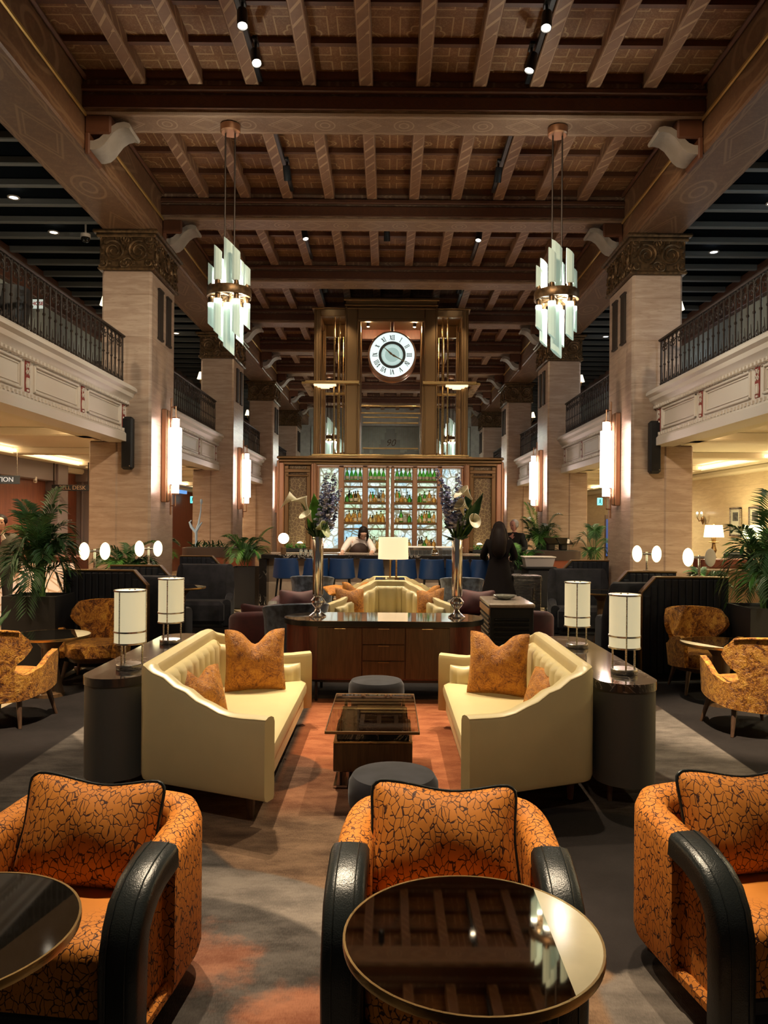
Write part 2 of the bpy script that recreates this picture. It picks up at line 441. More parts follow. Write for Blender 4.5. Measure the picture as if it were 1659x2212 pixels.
def m_leather(name, c, rough=.38, wr=.12):
    t = NT(name); co = t.coord('Object')
    f = t.noise(co, 220, 2); g = t.noise(co, 7, 4)
    a = tuple(x*.92 for x in c); b = tuple(min(1,x*1.06) for x in c)
    t.p(Base_Color=t.mix(g, (*a,1), (*b,1)), Roughness=rough)
    t.bump(t.ma('ADD', t.ma('MULTIPLY', f, .25), t.ma('MULTIPLY', g, 1.0)), wr, .01); return t.m
def m_glow(name, c, s, base=(.8,.8,.75)):
    return plain(name, base, .5, emit=c, es=s)
def m_glass(name, c=(1,1,1), rough=.0, ior=1.45, emit=None, es=0):
    t = NT(name); t.p(Base_Color=(*c,1), Roughness=rough, IOR=ior, Transmission_Weight=1.0)
    if emit: t.p(Emission_Color=(*emit,1), Emission_Strength=es)
    return t.m
def m_wood(name, c0, c1, rough=.4, sc_=(14,14,1.2)):
    t = NT(name); n = t.noise(t.coord('Object', scale=sc_), 3, 4, .6, .8)
    t.p(Base_Color=t.mix(t.ss(n,.35,.65), (*c0,1), (*c1,1)), Roughness=rough); return t.m
def m_brushed(name, c, rough=.3, metal=1.0):
    t = NT(name); n = t.noise(t.coord('Object', scale=(2,2,60)), 3, 3)
    t.p(Base_Color=(*c,1), Metallic=metal, Roughness=t.ma('ADD', rough-.06, t.ma('MULTIPLY', n, .14))); return t.m

M = {}
M['panel'] = m_ceiling_panel(); M['joist'] = m_joist()
M['beam'] = m_beam('painted ceiling beam', (.17,.09,.05), (.25,.145,.085), (.40,.26,.16))
M['beamface'] = m_beam('dark red beam face', (.085,.028,.012), (.13,.045,.018), (.05,.02,.012))
M['longbeam'] = m_beam('painted long beam', (.115,.050,.022), (.18,.085,.040), (.27,.15,.075), .55)
M['goldline'] = plain('gilded moulding', (.55,.33,.10), .4, .6)
M['plaster'] = plain('pale plaster', (.27,.225,.185), .6, noise_amt=.12)
M['trav'] = m_travertine('pillar travertine', (.37,.25,.18), (.48,.35,.26), (.20,.12,.075))
M['travwall'] = m_travertine('lobby travertine', (.58,.45,.28), (.68,.55,.36), (.46,.33,.19), .3)
M['bronze'] = plain('aged bronze relief', (.13,.075,.034), .42, .7, noise_amt=.4, noise_scale=20)
M['white'] = plain('off white painted plaster', (.62,.56,.50), .5)
M['red'] = plain('oxblood recess paint', (.22,.03,.02), .6)
M['iron'] = plain('wrought iron', (.04,.028,.022), .5, .6)
M['black'] = plain('matt black', (.008,.008,.009), .55)
M['blackm'] = plain('black painted metal', (.012,.012,.013), .35, .3)
M['slat'] = plain('grey slat paint', (.10,.095,.085), .6)
M['slatdark'] = plain('near black ceiling', (.004,.005,.006), .9, spec=.0)
M['mezz'] = plain('pale green wall paint', (.34,.37,.34), .7)
M['cream'] = plain('cream ceiling paint', (.62,.55,.42), .6)
M['creamdark'] = plain('brown coffer paint', (.40,.31,.22), .6)
M['brass'] = m_brushed('antique brass', (.25,.150,.070), .38)
M['brassl'] = m_brushed('polished brass', (.62,.42,.18), .28)
M['copper'] = m_brushed('copper coloured trim', (.50,.28,.17), .38)
M['steel'] = m_brushed('brushed nickel', (.55,.52,.48), .26)
M['silver'] = plain('polished silver', (.78,.77,.76), .13, 1.0)
M['chrome'] = plain('chrome', (.8,.8,.8), .08, 1.0)
M['velvet'] = m_velvet(); M['velvetpillow'] = m_velvet('soft amber velvet', ((.38,(.14,.042,.006)),(.45,(.36,.120,.012)),(.53,(.56,.215,.020)),(.66,(.70,.32,.04))), .5); M['crackle'] = m_crackle(); M['crackleworn'] = m_crackle('worn crackle pattern orange fabric', 1.0, True)
M['creamleather'] = m_leather('cream leather', (.68,.57,.30), .36, .08)
M['blackleather'] = m_leather('black leather', (.012,.015,.015), .30, .35)
M['blueleather'] = m_leather('blue leather', (.008,.035,.12), .42, .1)
M['greyvelvet'] = plain('charcoal velvet', (.020,.020,.025), .8, spec=.25, sheen=.14, noise_amt=.35, noise_scale=7)
M['blackvelvet'] = plain('black channelled velvet', (.008,.009,.014), .7, spec=.3, sheen=.06)
M['burgundy'] = plain('burgundy velvet', (.07,.010,.012), .65, sheen=.15, noise_amt=.3)
M['bluevelvet'] = plain('blue grey crushed velvet', (.075,.095,.135), .45, sheen=.3, noise_amt=.6, noise_scale=14, bump=.4)
M['blackmarble'] = m_marble('black marble', (.014,.012,.011), (.45,.40,.34), .07, 3.5)
M['brownmarble'] = m_marble('dark brown marble', (.05,.04,.035), (.40,.33,.27), .07, 5)
M['palemarble'] = m_marble('pale stone top', (.50,.40,.32), (.36,.27,.2), .15, 6)
M['olive'] = plain('dark olive lacquer', (.10,.094,.078), .55)
M['walnut'] = m_wood('dark walnut veneer', (.075,.04,.018), (.12,.065,.028), .35)
M['mahog'] = m_wood('red mahogany veneer', (.10,.022,.014), (.16,.04,.022), .3)
M['redwood'] = m_wood('reddish wall panelling', (.16,.05,.028), (.22,.075,.04), .4, (8,8,.6))
M['rustlaq'] = plain('rust lacquer', (.22,.055,.022), .4)
M['browncap'] = plain('dark brown planter cap', (.05,.03,.022), .4)
M['greypanel'] = plain('grey purple panelling', (.20,.16,.165), .5)
M['legwood'] = m_wood('dark stained leg wood', (.06,.03,.018), (.10,.055,.03), .4)
M['glossblack'] = plain('gloss black table lacquer', (.006,.005,.004), .035, spec=.3)
M['mirrortop'] = NT('smoked mirror table top').p(Base_Color=(.42,.34,.25,1), Metallic=1.0, Roughness=.03).m
M['inlay'] = plain('cream table inlay', (.56,.50,.34), .12, noise_amt=.06, noise_scale=9)
M['darkinlay'] = plain('dark brown table inlay', (.022,.014,.008), .06)
M['reflect'] = NT('smoked glass console top').p(Base_Color=(.50,.40,.32,1), Metallic=.9, Roughness=.06).m
M['leaf'] = plain('dark palm leaf', (.022,.075,.018), .42, noise_amt=.5, noise_scale=3)
M['leafl'] = plain('bright palm leaf', (.07,.21,.035), .42, noise_amt=.35, noise_scale=3)
M['leafbroad'] = plain('broad green leaf', (.10,.34,.03), .35, noise_amt=.45, noise_scale=8)
M['leafdk'] = plain('dark broad leaf', (.020,.085,.025), .35, noise_amt=.4, noise_scale=8)
M['stem'] = plain('green stem', (.10,.20,.04), .5)
M['soil'] = plain('potting soil', (.02,.014,.01), .9)
M['lily'] = plain('ivory lily petal', (.78,.74,.58), .45, sheen=.2)
M['lilyg'] = plain('green ivory lily petal', (.52,.60,.34), .45)
M['delph'] = plain('blue delphinium petal', (.29,.33,.60), .6, noise_amt=.5, noise_scale=30)
M['delphl'] = plain('pale delphinium petal', (.60,.62,.74), .6, noise_amt=.5, noise_scale=30)
M['skin'] = plain('skin', (.55,.33,.24), .5); M['skinl'] = plain('flushed skin', (.62,.30,.25), .5)
M['hairdk'] = plain('dark brown hair', (.010,.006,.005), .6, spec=.15); M['hairw'] = plain('white hair', (.62,.58,.55), .5)
M['shirt'] = plain('pale shirt cotton', (.68,.60,.56), .7); M['vest'] = plain('dark brown waistcoat', (.045,.022,.016), .7)
M['dress'] = plain('dark dress cloth', (.006,.004,.004), .9, spec=.15); M['jacket'] = plain('black jacket', (.011,.011,.012), .8)
M['uniform'] = plain('grey green uniform', (.075,.07,.05), .8); M['tie'] = plain('dark red tie', (.09,.012,.02), .6)
M['goldwall'] = None; M['cove'] = m_glow('warm cove glow', (1,.72,.42), 9)
M['floor'] = m_floor(); M['carpet'] = m_carpet(); M['backlit'] = m_backlit()
M['glass'] = m_glass('clear glass', (.97,.98,.97))
M['smokeglass'] = m_glass('bronze tinted glass', (.80,.72,.60), .01)
M['greenglass'] = plain('green bottle glass', (.10,.42,.04), .1, trans=.85)
M['amber'] = plain('amber spirit', (.85,.42,.08), .12, trans=.7)
M['paleamber'] = plain('pale amber spirit', (.92,.66,.25), .12, trans=.75)
M['darkbottle'] = plain('dark bottle glass', (.05,.04,.02), .12, trans=.25)
M['clearbottle'] = plain('clear bottle glass', (.70,.74,.66), .08, trans=.75)
M['gold_foil'] = plain('gold foil', (.6,.45,.15), .35, .8)
M['label'] = plain('cream bottle label', (.55,.48,.33), .7)
# ------------------------------------------------------------------ setting
XC = .03
BY = [2.66+2.98*k for k in range(10)]          # front faces of the cross beams
PY = [11.15, 17.05, 22.9, 28.8]                # front faces of the pillars
PIN, PW, PD = 3.5, .73, 1.2
struct(MB().add([(-12,-4,0),(12,-4,0),(12,33.2,0),(-12,33.2,0)], [(0,1,2,3)]).build('floor', M['floor'], recalc=False))
mb = MB(); mb.rbox((.03,4.6,.006),(6.8,17.0,.012),.003)
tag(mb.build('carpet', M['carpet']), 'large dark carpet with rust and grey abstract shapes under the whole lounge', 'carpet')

# coffered ceiling
mb = MB(); z = 6.70
mb.add([(XC-3.6,-1,z),(XC+3.6,-1,z),(XC+3.6,33,z),(XC-3.6,33,z)], [(0,3,2,1)],
       [[((x)/.635, (y-.45-2.66)/.745) for x,y in ((-3.6,-1),(-3.6,33),(3.6,33),(3.6,-1))]])
ceil = struct(mb.build('ceiling', M['panel'], recalc=False))
jm = None
bat = MB()
ya = -.6
bays = [(-.32,2.66)]+[(BY[k]+.45, BY[k+1]) for k in range(len(BY)-1)]+[(BY[-1]+.45, 33)]
for y0,y1 in bays:
    n = 4
    for i in range(1, n):
        y = lerp(y0,y1,i/n)
        bat.box(XC-3.5,XC+3.5,y-.03,y+.03,6.635,6.705)
    bat.box(XC-3.5,XC+3.5,y0,y0+.05,6.62,6.71); bat.box(XC-3.5,XC+3.5,y1-.05,y1,6.62,6.71)
b_ = bat.build('ceiling_battens', M['beamface'], ceil, boxuv=True)
jme = MB().box(-.078,.078,0,2.53,6.54,6.72,.008).build('joist', M['joist'], ceil, boxuv=True)
first = True
for y0,y1 in bays:
    for i in range(-6,7):
        x = XC+(i+.5)*.635
        if abs(x-XC) > 3.3 or y1 < 3: continue
        o = jme if first else jme.copy()
        if not first: col.objects.link(o); o.parent = ceil
        first = False
        o.location = (x, y0, 0); o.scale = (1, (y1-y0)/2.53, 1)
bme = None
for y in BY:
    if bme is None:
        mb = MB(); mb.box(-3.55,3.55,0,.45,6.24,6.95,.02); mb.mi = 1
        mb.box(-3.55,3.55,-.03,0,6.29,6.44,.006); mb.box(-3.55,3.55,-.06,0,6.47,6.54,.015)
        mb.box(-3.55,3.55,.45,.51,6.47,6.54,.015)
        bme = struct(mb.build('cross_beam', [M['beam'], M['beamface']], None, (XC,y,0), boxuv=True))
    else:
        o = bme.copy(); col.objects.link(o); o.location = (XC,y,0)
mb = MB(); mb.box(0,.70,-1,33,5.87,6.95,.02)
lb = struct(mb.build('long_beam', M['longbeam'], None, (XC+3.5,0,0), boxuv=True))
MB().box(-.03,0,-1,33,6.22,6.27,.012).build('gilded_moulding', M['goldline'], lb)
MB().box(-.05,0,-1,33,6.60,6.66,.02).build('gilded_moulding', M['beamface'], lb)
lb2 = dup(lb); lb2.location = (XC-3.5,0,0); lb2.scale = (-1,1,1)

# corbels under the beam ends
def corbel():
    r = link('corbel', None); r['kind'] = 'structure'
    MB().box(0,-.30,.03,.42,6.03,6.25,.02).build('corbel_block', M['beamface'], r)
    up = [(-.02,5.86),(-.10,5.855),(-.17,5.875),(-.225,5.92),(-.27,5.985),(-.32,6.05),(-.385,6.095),(-.455,6.11),(-.50,6.10)]
    dn_ = [(-.515,6.125),(-.50,6.16),(-.44,6.175),(-.36,6.16),(-.28,6.11),(-.22,6.04),(-.16,5.985),(-.10,5.96),(-.02,5.96)]
    MB().extr(up+dn_, 'y', .05, .40).build('corbel_scroll', M['plaster'], r)
    MB().box(0,-.06,.03,.42,5.80,6.05,.015).build('corbel_foot', M['beamface'], r)
    return r
cb = corbel(); cb.location = (XC+3.5, BY[0], 0)
for i,y in enumerate(BY):
    if i: dup(cb, (XC+3.5,y,0))
    o = dup(cb, (XC-3.5,y,0)); o.scale = (-1,1,1)

# pillars
def spiral(mb, P, c, r, turns, dirn, tr, a0=0):
    pts = []
    for k in range(int(turns*14)+1):
        t = k/(turns*14); a = a0+dirn*2*PI*turns*t; q = r*(1-.82*t)
        pts.append(P(c[0]+q*math.cos(a), c[1]+q*math.sin(a)))
    mb.tube(pts, [tr*(1-.5*k/len(pts)) for k in range(len(pts))], 5)
def pillar():
    r = link('pillar', None); r['kind'] = 'structure'
    mb = MB(); mb.rbox((PW/2,PD/2,2.66),(PW,PD,5.32),.035)
    mb.rbox((PW/2,PD/2,.12),(PW+.06,PD+.06,.24),.01)
    mb.box(PW*.0+.48,PW+.16,-.02,PD+.02,0,2.82,.02)
    mb.build('pillar_shaft', M['trav'], r)
    mb = MB(); mb.rbox((PW/2,PD/2,5.58),(PW+.05,PD+.05,.56),.01)
    mb.rbox((PW/2,PD/2,5.325),(PW+.10,PD+.10,.045),.015)
    mb.rbox((PW/2,PD/2,5.80),(PW+.14,PD+.14,.06),.02); mb.rbox((PW/2,PD/2,5.85),(PW+.22,PD+.22,.06),.02)
    faces = [(lambda a,b: (a+PW/2, -.035, 5.575+b), PW/2, 2), (lambda a,b: (-.035, PD/2+a, 5.575+b), PD/2, 3)]
    for P, hw, n in faces:
        for q in range(n):
            cx = (q-(n-1)/2)*(2*hw/n); s_ = 1 if q % 2 else -1
            spiral(mb, P, (cx,.0), .155, 2.1, s_, .024, rnd.random()*6)
            for dx,dz in ((.15,.17),(-.15,.17),(.15,-.17),(-.15,-.17)):
                spiral(mb, P, (cx+dx,dz), .075, 1.4, s_*(1 if dx*dz > 0 else -1), .016, rnd.random()*6)
            for w in range(9):
                a = rnd.random()*6.28; px, pz = cx+.17*math.cos(a), .19*math.sin(a)
                if abs(px) > hw: continue
                mb.sphere(P(px,pz), .024, 6, 4, (1.2,.9,1.5))
    mb.build('capital', M['bronze'], r)
    for y in (.30,.72):
        mb = MB(); mb.box(-.03,.0,y,y+.20,4.40,5.12,.006)
        mb.box(-.036,.0,y-.015,y+.215,4.38,4.41); mb.box(-.036,.0,y-.015,y+.215,5.11,5.14)
        mb.build('air_vent', M['iron'], r)
    return r
pl = pillar(); pl.location = (XC+PIN, PY[0], 0)
for i,y in enumerate(PY):
    if i: dup(pl, (XC+PIN,y,0))
    o = dup(pl, (XC-PIN,y,0)); o.scale = (-1,1,1)

# balconies, one run per bay and side
bspans = [(1.5,11.15),(12.35,17.05),(18.25,22.9),(24.1,28.8)]
prof = [(3.73,3.60),(3.70,3.57),(3.70,3.53),(3.745,3.50),(3.76,3.45),(3.815,3.41),(3.83,3.38),(3.86,3.37),(3.86,2.99),(3.835,2.97),(3.82,2.93),(3.80,2.91),(3.80,2.80),(4.10,2.80),(4.10,3.60)]
for si, s in enumerate((-1,1)):
    for bi,(y0,y1) in enumerate(bspans):
        mb = MB(); mb.extr(prof, 'y', y0, y1)
        if bi < 3:
            k = int((y1-max(y0,6))/.085)
            for q in range(k):
                y = y1-.05-q*.085
                mb.box(3.80,3.86,y-.02,y+.02,3.345,3.38); mb.box(3.81,3.86,y-.018,y+.018,2.945,2.985)
        strips = [y1-.12-1.47*q for q in range(7) if y1-.12-1.47*q > max(y0+.05,5.5)]
        ed = strips+[strips[-1]-1.47]
        for q in range(len(strips)):
            a, b = max(ed[q+1]+.14, y0+.08), strips[q]-.14
            if b-a < .3: continue
            for (p0,p1,z0,z1) in ((a,b,3.30,3.325),(a,b,3.02,3.045),(a,a+.025,3.02,3.325),(b-.025,b,3.02,3.325)):
                mb.box(3.835,3.87,p0,p1,z0,z1,.006)
            for (p0,p1,z0,z1) in ((a+.05,b-.05,3.268,3.28),(a+.05,b-.05,3.065,3.077),(a+.05,a+.062,3.065,3.28),(b-.062,b-.05,3.065,3.28)):
                mb.box(3.848,3.87,p0,p1,z0,z1,.003)
        bal = struct(mb.build('balcony', M['white'], None, (XC,0,0)))
        if s < 0: bal.scale = (-1,1,1)
        for y in strips:
            mb = MB(); mb.box(3.852,3.87,y-.052,y+.052,3.01,3.335)
            mb.mi = 1; P = lambda a,b: (3.848, y+a, b)
            for sg in (-1,1):
                spiral(mb, P, (sg*.022,3.285), .024, 1.2, sg, .007, PI/2); spiral(mb, P, (sg*.022,3.215), .02, 1.1, -sg, .006, PI/2)
                mb.tube([P(sg*.045,3.29),P(sg*.03,3.25),P(-sg*.012,3.21),P(-sg*.03,3.19)], .006, 5)
                mb.tube([P(sg*.02,3.15),P(sg*.03,3.10),P(sg*.02,3.05)], .012, 5)
            mb.rbox((3.85,y,3.15),(.012,.055,.016)); mb.rbox((3.85,y,3.10),(.014,.05,.08),.006); mb.rbox((3.85,y,3.025),(.012,.04,.02))
            mb.build('carved_panel', [M['red'], M['white']], bal)
bnames = ['nearest bay','second bay','third bay','far bay']
balm = None
def railing(s, bi, y0, y1, pitch):
    side = 'left' if s < 0 else 'right'
    r = thing('balcony_railing', f'wrought iron scroll railing along the {side} balcony, {bnames[bi]} from the camera', 'railing', (XC+s*3.90,0,3.60), 0, 'balcony railings')
    L = y1-y0
    MB().rbox((0,(y0+y1)/2,.735),(.07,L,.035),.012).build('handrail', M['iron'], r)
    MB().rbox((0,(y0+y1)/2,.04),(.05,L,.03),.006).build('bottom_rail', M['iron'], r)
    n = int(L/pitch); global balm
    for i in range(n+1):
        y = y0+.03+i*(L-.06)/n
        if balm is None:
            mb = MB(); mb.cyl((0,0,0),(0,0,.72),.011,n=6); mb.sphere((0,0,.36),.02,6,4); mb.sphere((0,0,.10),.018,6,4)
            balm = mb.build('baluster', M['iron'], r, (0,y,0))
        else:
            o = balm.copy(); col.objects.link(o); o.parent = r; o.location = (0,y,0)
    h = (L-.06)/n; key = bi < 2
    for i in range(n):
        y = y0+.03+(i+.5)*h
        if scm.get(key) is None:
            mb = MB(); P = lambda a,b: (0,a,b)
            if key:
                spiral(mb, P, (-.02,.60), .055, 1.3, 1, .009, 1.5)
                mb.tube([(0,h*.42*math.cos(a),.665+.045*math.sin(a)) for a in [k*PI/4 for k in range(9)]], .008, 5)
                mc = MB(); spiral(mc, P, (0,.13), .04, 1.2, 1, .008, 4.0); mc.cyl((0,-.02,.05),(0,0,.25),.009,.003,5)
                low = scm['low'] = mc.build('spike_scroll', M['iron'], r, (0,y,0))
            else:
                mb.tube([(0,h*.45*math.cos(a),.62+.08*math.sin(a)) for a in [k*PI/3 for k in range(7)]], .01, 4)
            o = scm[key] = mb.build('scroll', M['iron'], r, (0,y,0))
        else:
            o = scm[key].copy(); col.objects.link(o); o.parent = r; o.location = (0,y,0)
            if key: lo = scm['low'].copy(); col.objects.link(lo); lo.parent = r; lo.location = (0,y,0)
        o.scale = (1, 1 if i % 2 else -1, 1)
scm = {}
for s in (-1,1):
    for bi,(y0,y1) in enumerate(bspans):
        railing(s, bi, 6.9 if bi == 0 else y0+.05, y1-.02, .148 if bi < 2 else .2)

# upper gallery and lower aisles on both sides
for s in (-1,1):
    def X(a): return XC+s*a
    nm = 'left' if s < 0 else 'right'
    mb = MB(); mb.box(X(4.0),X(9.5),0,33,2.98,3.58)
    struct(mb.build(f'floor_gallery_{nm}', M['cream']))
    mb = MB(); mb.box(X(6.1),X(6.3),3,33,3.58,5.42)
    struct(mb.build(f'wall_gallery_{nm}', M['mezz']))
    mb = MB(); mb.box(X(6.0),X(6.3),3,33,5.42,5.95,.01)
    struct(mb.build('trim_1', M['beamface'], boxuv=True))
    mb = MB(); mb.box(X(4.1),X(9),0,33,5.97,6.1)
    gc = struct(mb.build(f'ceiling_gallery_{nm}', M['slatdark']))
    sl = None
    for k in range(48):
        y = 3.2+k*.59
        if y > 31: break
        if sl is None: sl = MB().rbox((X(6.15),0,5.92),(4.0,.085,.09),.01).build('ceiling_slat', M['slat'], gc); sl.location = (0,y,0)
        else:
            o = sl.copy(); col.objects.link(o); o.parent = gc; o.location = (0,y,0)
    # aisle ceiling below the gallery: shallow coffers
    mb = MB()
    for k in range(11):
        y = 2.0+k*2.95
        mb.box(X(4.15),X(7.3),y,y+.32,2.86,2.99,.02)
    mb.box(X(4.1),X(4.5),1.5,33,2.86,2.99,.02); mb.box(X(6.8),X(7.3),1.5,33,2.84,2.99,.02); mb.box(X(7.0),X(7.3),1.5,33,2.72,2.86,.04)
    struct(mb.build('trim_2', M['cream']))
    r = thing('cove_light', f'warm cove light strip along the {nm} aisle ceiling', 'ceiling light', (0,0,0), 0, 'aisle cove lights')
    for a in (4.52,6.74): MB().box(X(a),X(a+.05),4,30,2.90,2.93,.004).build('light_strip', M['cove'], r)
mb = MB(); mb.box(XC+7.2,XC+7.45,2,33,0,3)
struct(mb.build('wall_right', M['travwall']))
mb = MB(); mb.box(XC-7.2,XC-7.4,2,33,0,3)
wl = struct(mb.build('wall_left', M['redwood']))
# left aisle: grey purple frames, panelled wall
mb = MB(); mb.box(-7.2,-6.95,3,16.4,2.48,2.86,.01); mb.box(-7.2,-6.9,16.0,16.5,0,2.86,.01)
struct(mb.build('trim_3', M['greypanel']))
mb = MB(); mb.box(-7.6,-6.35,17.6,17.75,0,2.86)
for x in (-7.45,-7.05,-6.68): mb.box(x,x+.05,17.55,17.6,.1,2.6,.01)
mb.box(-7.6,-6.35,17.53,17.6,2.55,2.86,.01); mb.box(-7.6,-6.35,17.54,17.6,0,.2,.01)
wp = struct(mb.build('wall_panelled', M['greypanel']))
mb = MB(); mb.box(-7.2,-4.5,30.0,30.1,0,2.9); 
for x in (-6.9,-6.3,-5.7,-5.1): mb.box(x,x+.06,29.95,30.0,0,2.9)
struct(mb.build('wall_lobby', M['redwood']))
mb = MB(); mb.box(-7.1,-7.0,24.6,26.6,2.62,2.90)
tr = struct(mb.build('window_1', plain('blue lit transom glass', (.1,.2,.35), .2, emit=(.13,.36,.80), es=.9)))  # blue light reflection put into the glass as its own glow
# far wall with a skyline mural
struct(MB().box(-9,9,33,33.3,0,7).build('wall_far', plain('far wall paint', (.38,.35,.30), .6, noise_amt=.1)))
r = thing('skyline_mural', 'grey green skyline mural with the number 90, seen through the clock tower', 'mural', (.06,32.9,4.3))
mb = MB(); mb.box(-3.4,3.4,0,.098,0,1.5); mb.build('mural_panel', plain('grey green mural ground', (.40,.45,.40), .6, noise_amt=.08), r)
mb = MB(); random.seed(3)
x = -3.3
while x < 3.2:
    w = random.uniform(.08,.3); h = random.uniform(.35,.8)
    mb.box(x,x+w,-.015,0,.02,h); x += w
mb.box(-.42,.42,-.02,0,.02,.95); mb.box(-.26,.26,-.022,0,.02,1.25); mb.box(-.18,.18,-.023,0,.02,1.42)
mb.build('skyline', plain('grey skyline paint', (.25,.29,.27), .6), r)
lettering('90', .42, .004, M['iron'], r, (0,-.035,.80), (PI/2,0,0), font_shear=.3)
mb = MB()
for k in range(46): mb.box(-1.2+k*.053,-1.2+k*.053+.012,-.05,-.03,.02,1.5)
mb.build('vertical_rods', M['brass'], r)

# gallery things: FIRE HOSE sign, exit signs, lobby signs
r = thing('fire_hose_sign', 'small white lit sign reading FIRE HOSE in red on the left gallery wall', 'sign', (-6.05,12.65,5.16))
MB().rbox((.15,0,.07),(.36,.03,.15),.005).build('sign_box', m_glow('lit sign face', (.55,.75,.72), .35), r)
lettering('FIRE HOSE', .080, .002, plain('red lettering', (.45,.03,.015), .5), r, (.15,-.018,.07), (PI/2,0,0), bold=.002)
MB().rbox((.15,.02,.155),(.38,.05,.02),.004).build('sign_frame', M['iron'], r)
for (x,y,lab) in ((-6.85,26.8,'green running man exit sign at the end of the left lobby'),(6.95,25.2,'green running man exit sign in the right lobby behind a pillar')):
    r = thing('exit_sign', lab, 'sign', (x,y,2.32))
    MB().rbox((0,0,.11),(.17,.05,.24),.01).build('sign_box', m_glow('green lit sign', (.03,.62,.66), 1.6), r)
    mb = MB(); mb.sphere((.0,-.03,.17),.02,8,6); mb.tube([(0,-.03,.15),(.0,-.03,.10),(.03,-.03,.06),(.03,-.03,.03)],.012,5); mb.tube([(0,-.03,.10),(-.03,-.03,.06),(-.05,-.03,.05)],.011,5); mb.tube([(-.04,-.03,.12),(.0,-.03,.14),(.04,-.03,.12)],.009,5)
    mb.build('running_man', plain('dark green pictogram', (.0,.10,.09), .5), r)
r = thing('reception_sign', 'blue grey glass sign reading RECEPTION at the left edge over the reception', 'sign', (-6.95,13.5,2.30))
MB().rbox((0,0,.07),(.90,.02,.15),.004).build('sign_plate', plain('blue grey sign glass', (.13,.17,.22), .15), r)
lettering('RECEPTION', .118, .003, m_glow('lit pale lettering', (.8,.80,.75), .5), r, (.035,-.014,.07), (PI/2,0,0))  # glow added so the letters show up pale
for x in (-.4,.4): MB().cyl((x,0,.145),(x,0,.56),.006,n=6).build('hanger_rod', M['steel'], r)
r = thing('bell_desk_sign', 'long black sign reading BELL DESK in dim bronze letters before grey panelling', 'sign', (-6.555,15.8,2.27))
MB().rbox((0,0,.065),(.78,.03,.125),.004).build('sign_plate', M['black'], r)
lettering('BELL DESK', .118, .003, plain('bronze lettering', (.30,.19,.12), .5), r, (.04,-.019,.065), (PI/2,0,0))
for x in (-.35,.36): MB().rbox((x,.0,.13+.23),(.02,.02,.46)).build('hanger_rod', M['iron'], r)
r = thing('motion_detector', 'small white sensor box on the red reception panelling', 'sensor', (-6.97,15.1,2.40))
MB().rbox((0,0,.06),(.06,.07,.13),.015).build('sensor_body', M['white'], r); MB().rbox((.02,-.025,.03),(.04,.04,.03),.006).build('sensor_lens', M['plaster'], r)
# ------------------------------------------------------------------ back bar, clock tower, bar counter
def m_goldwall():
    t = NT('gold crackle wall covering'); P = t.coord('World')
    v = t.n('ShaderNodeTexVoronoi', {'Vector': P, 'Scale': 14}, feature='DISTANCE_TO_EDGE').outputs[0]
    l = t.ma('SUBTRACT', 1.0, t.ss(v,.02,.06))
    t.p(Base_Color=t.mix(l, (.24,.16,.085,1), (.55,.42,.20,1)), Roughness=.4, Metallic=.35); return t.m
M['goldwall'] = m_goldwall()
r = thing('back_bar', 'tall copper framed back bar with a glowing cracked glass wall and bottle shelves', 'bar shelving', (XC,16,0))
mb = MB(); mb.box(-2.33,2.33,-.06,.55,2.92,2.98,.015); mb.box(-2.36,2.36,-.10,.6,2.98,3.04,.02); mb.box(-2.30,2.30,-.03,.5,2.86,2.92,.01)
mb.build('cornice', M['brass'], r)
mb = MB()
for s in (-1,1):
    mb.box(s*2.33,s*2.21,-.04,.5,0,2.92,.02); mb.box(s*2.36,s*2.31,-.07,.5,0,2.95,.015); mb.box(s*1.66,s*1.53,-.04,.5,0,2.9,.02); mb.box(s*1.60,s*1.56,-.06,0,0,2.9,.01)
mb.box(-2.2,2.2,.48,.55,0,2.9)
mb.build('frame', M['copper'], r)
for s in (-1,1):
    mb = MB(); mb.box(s*2.21,s*1.66,.10,.2,1.10,2.85); mb.build('niche_panel', M['goldwall'], r)
    mb = MB(); mb.box(s*2.21,s*2.12,-.0,.1,1.1,2.85,.01); mb.box(s*1.75,s*1.66,-.0,.1,1.1,2.85,.01); mb.box(s*2.21,s*1.66,-.01,.1,2.70,2.78,.01); mb.box(s*2.17,s*1.70,-.03,.1,2.62,2.66,.01); mb.box(s*2.21,s*1.66,-.02,.1,1.08,1.16,.01)
    mb.build('niche_moulding', M['brass'], r)
mb = MB(); mb.box(-1.53,1.53,.34,.37,1.08,2.88); mb.build('backlit_panel', M['backlit'], r)
MB().box(-1.53,1.53,.20,.24,2.855,2.875).build('light_strip', m_glow('warm white strip light', (1,.92,.75), 5), r)
mul = [(-1.08,-.96),(-.58,-.465),(.465,.57),(.98,1.09)]
for a,b in mul: MB().box(a,b,-.02,.30,1.05,2.85,.012).build('mullion', M['copper'], r)
for s in (-1,1): MB().box(s*.09,s*.02,-.02,.30,1.05,2.85,.012).build('mullion', M['copper'], r)
MB().box(-1.53,1.53,-.02,.34,2.81,2.845,.008).build('head_rail', M['copper'], r)
MB().box(-1.53,1.53,-.03,.34,1.03,1.12,.01).build('base_rail', M['brass'], r)
for s in (-1,1): MB().box(s*1.53,s*1.48,-.01,.3,1.1,2.82,.01).build('side_stile', M['copper'], r)
sbays = [(-.96,-.58),(-.465,-.09),(.09,.465),(.57,.98)]
shelfz = [2.53,2.07,1.65]
for a,b in sbays:
    for z in shelfz:
        mb = MB(); mb.box(a,b,.0,.30,z-.022,z,.004); mb.box(a,b,.0,.02,z-.13,z-.10,.004); mb.box(a,b,.0,.28,z-.135,z-.12,.003); mb.box(a,b,0,.012,z,z+.03,.003)
        mb.build('shelf', M['brass'], r)
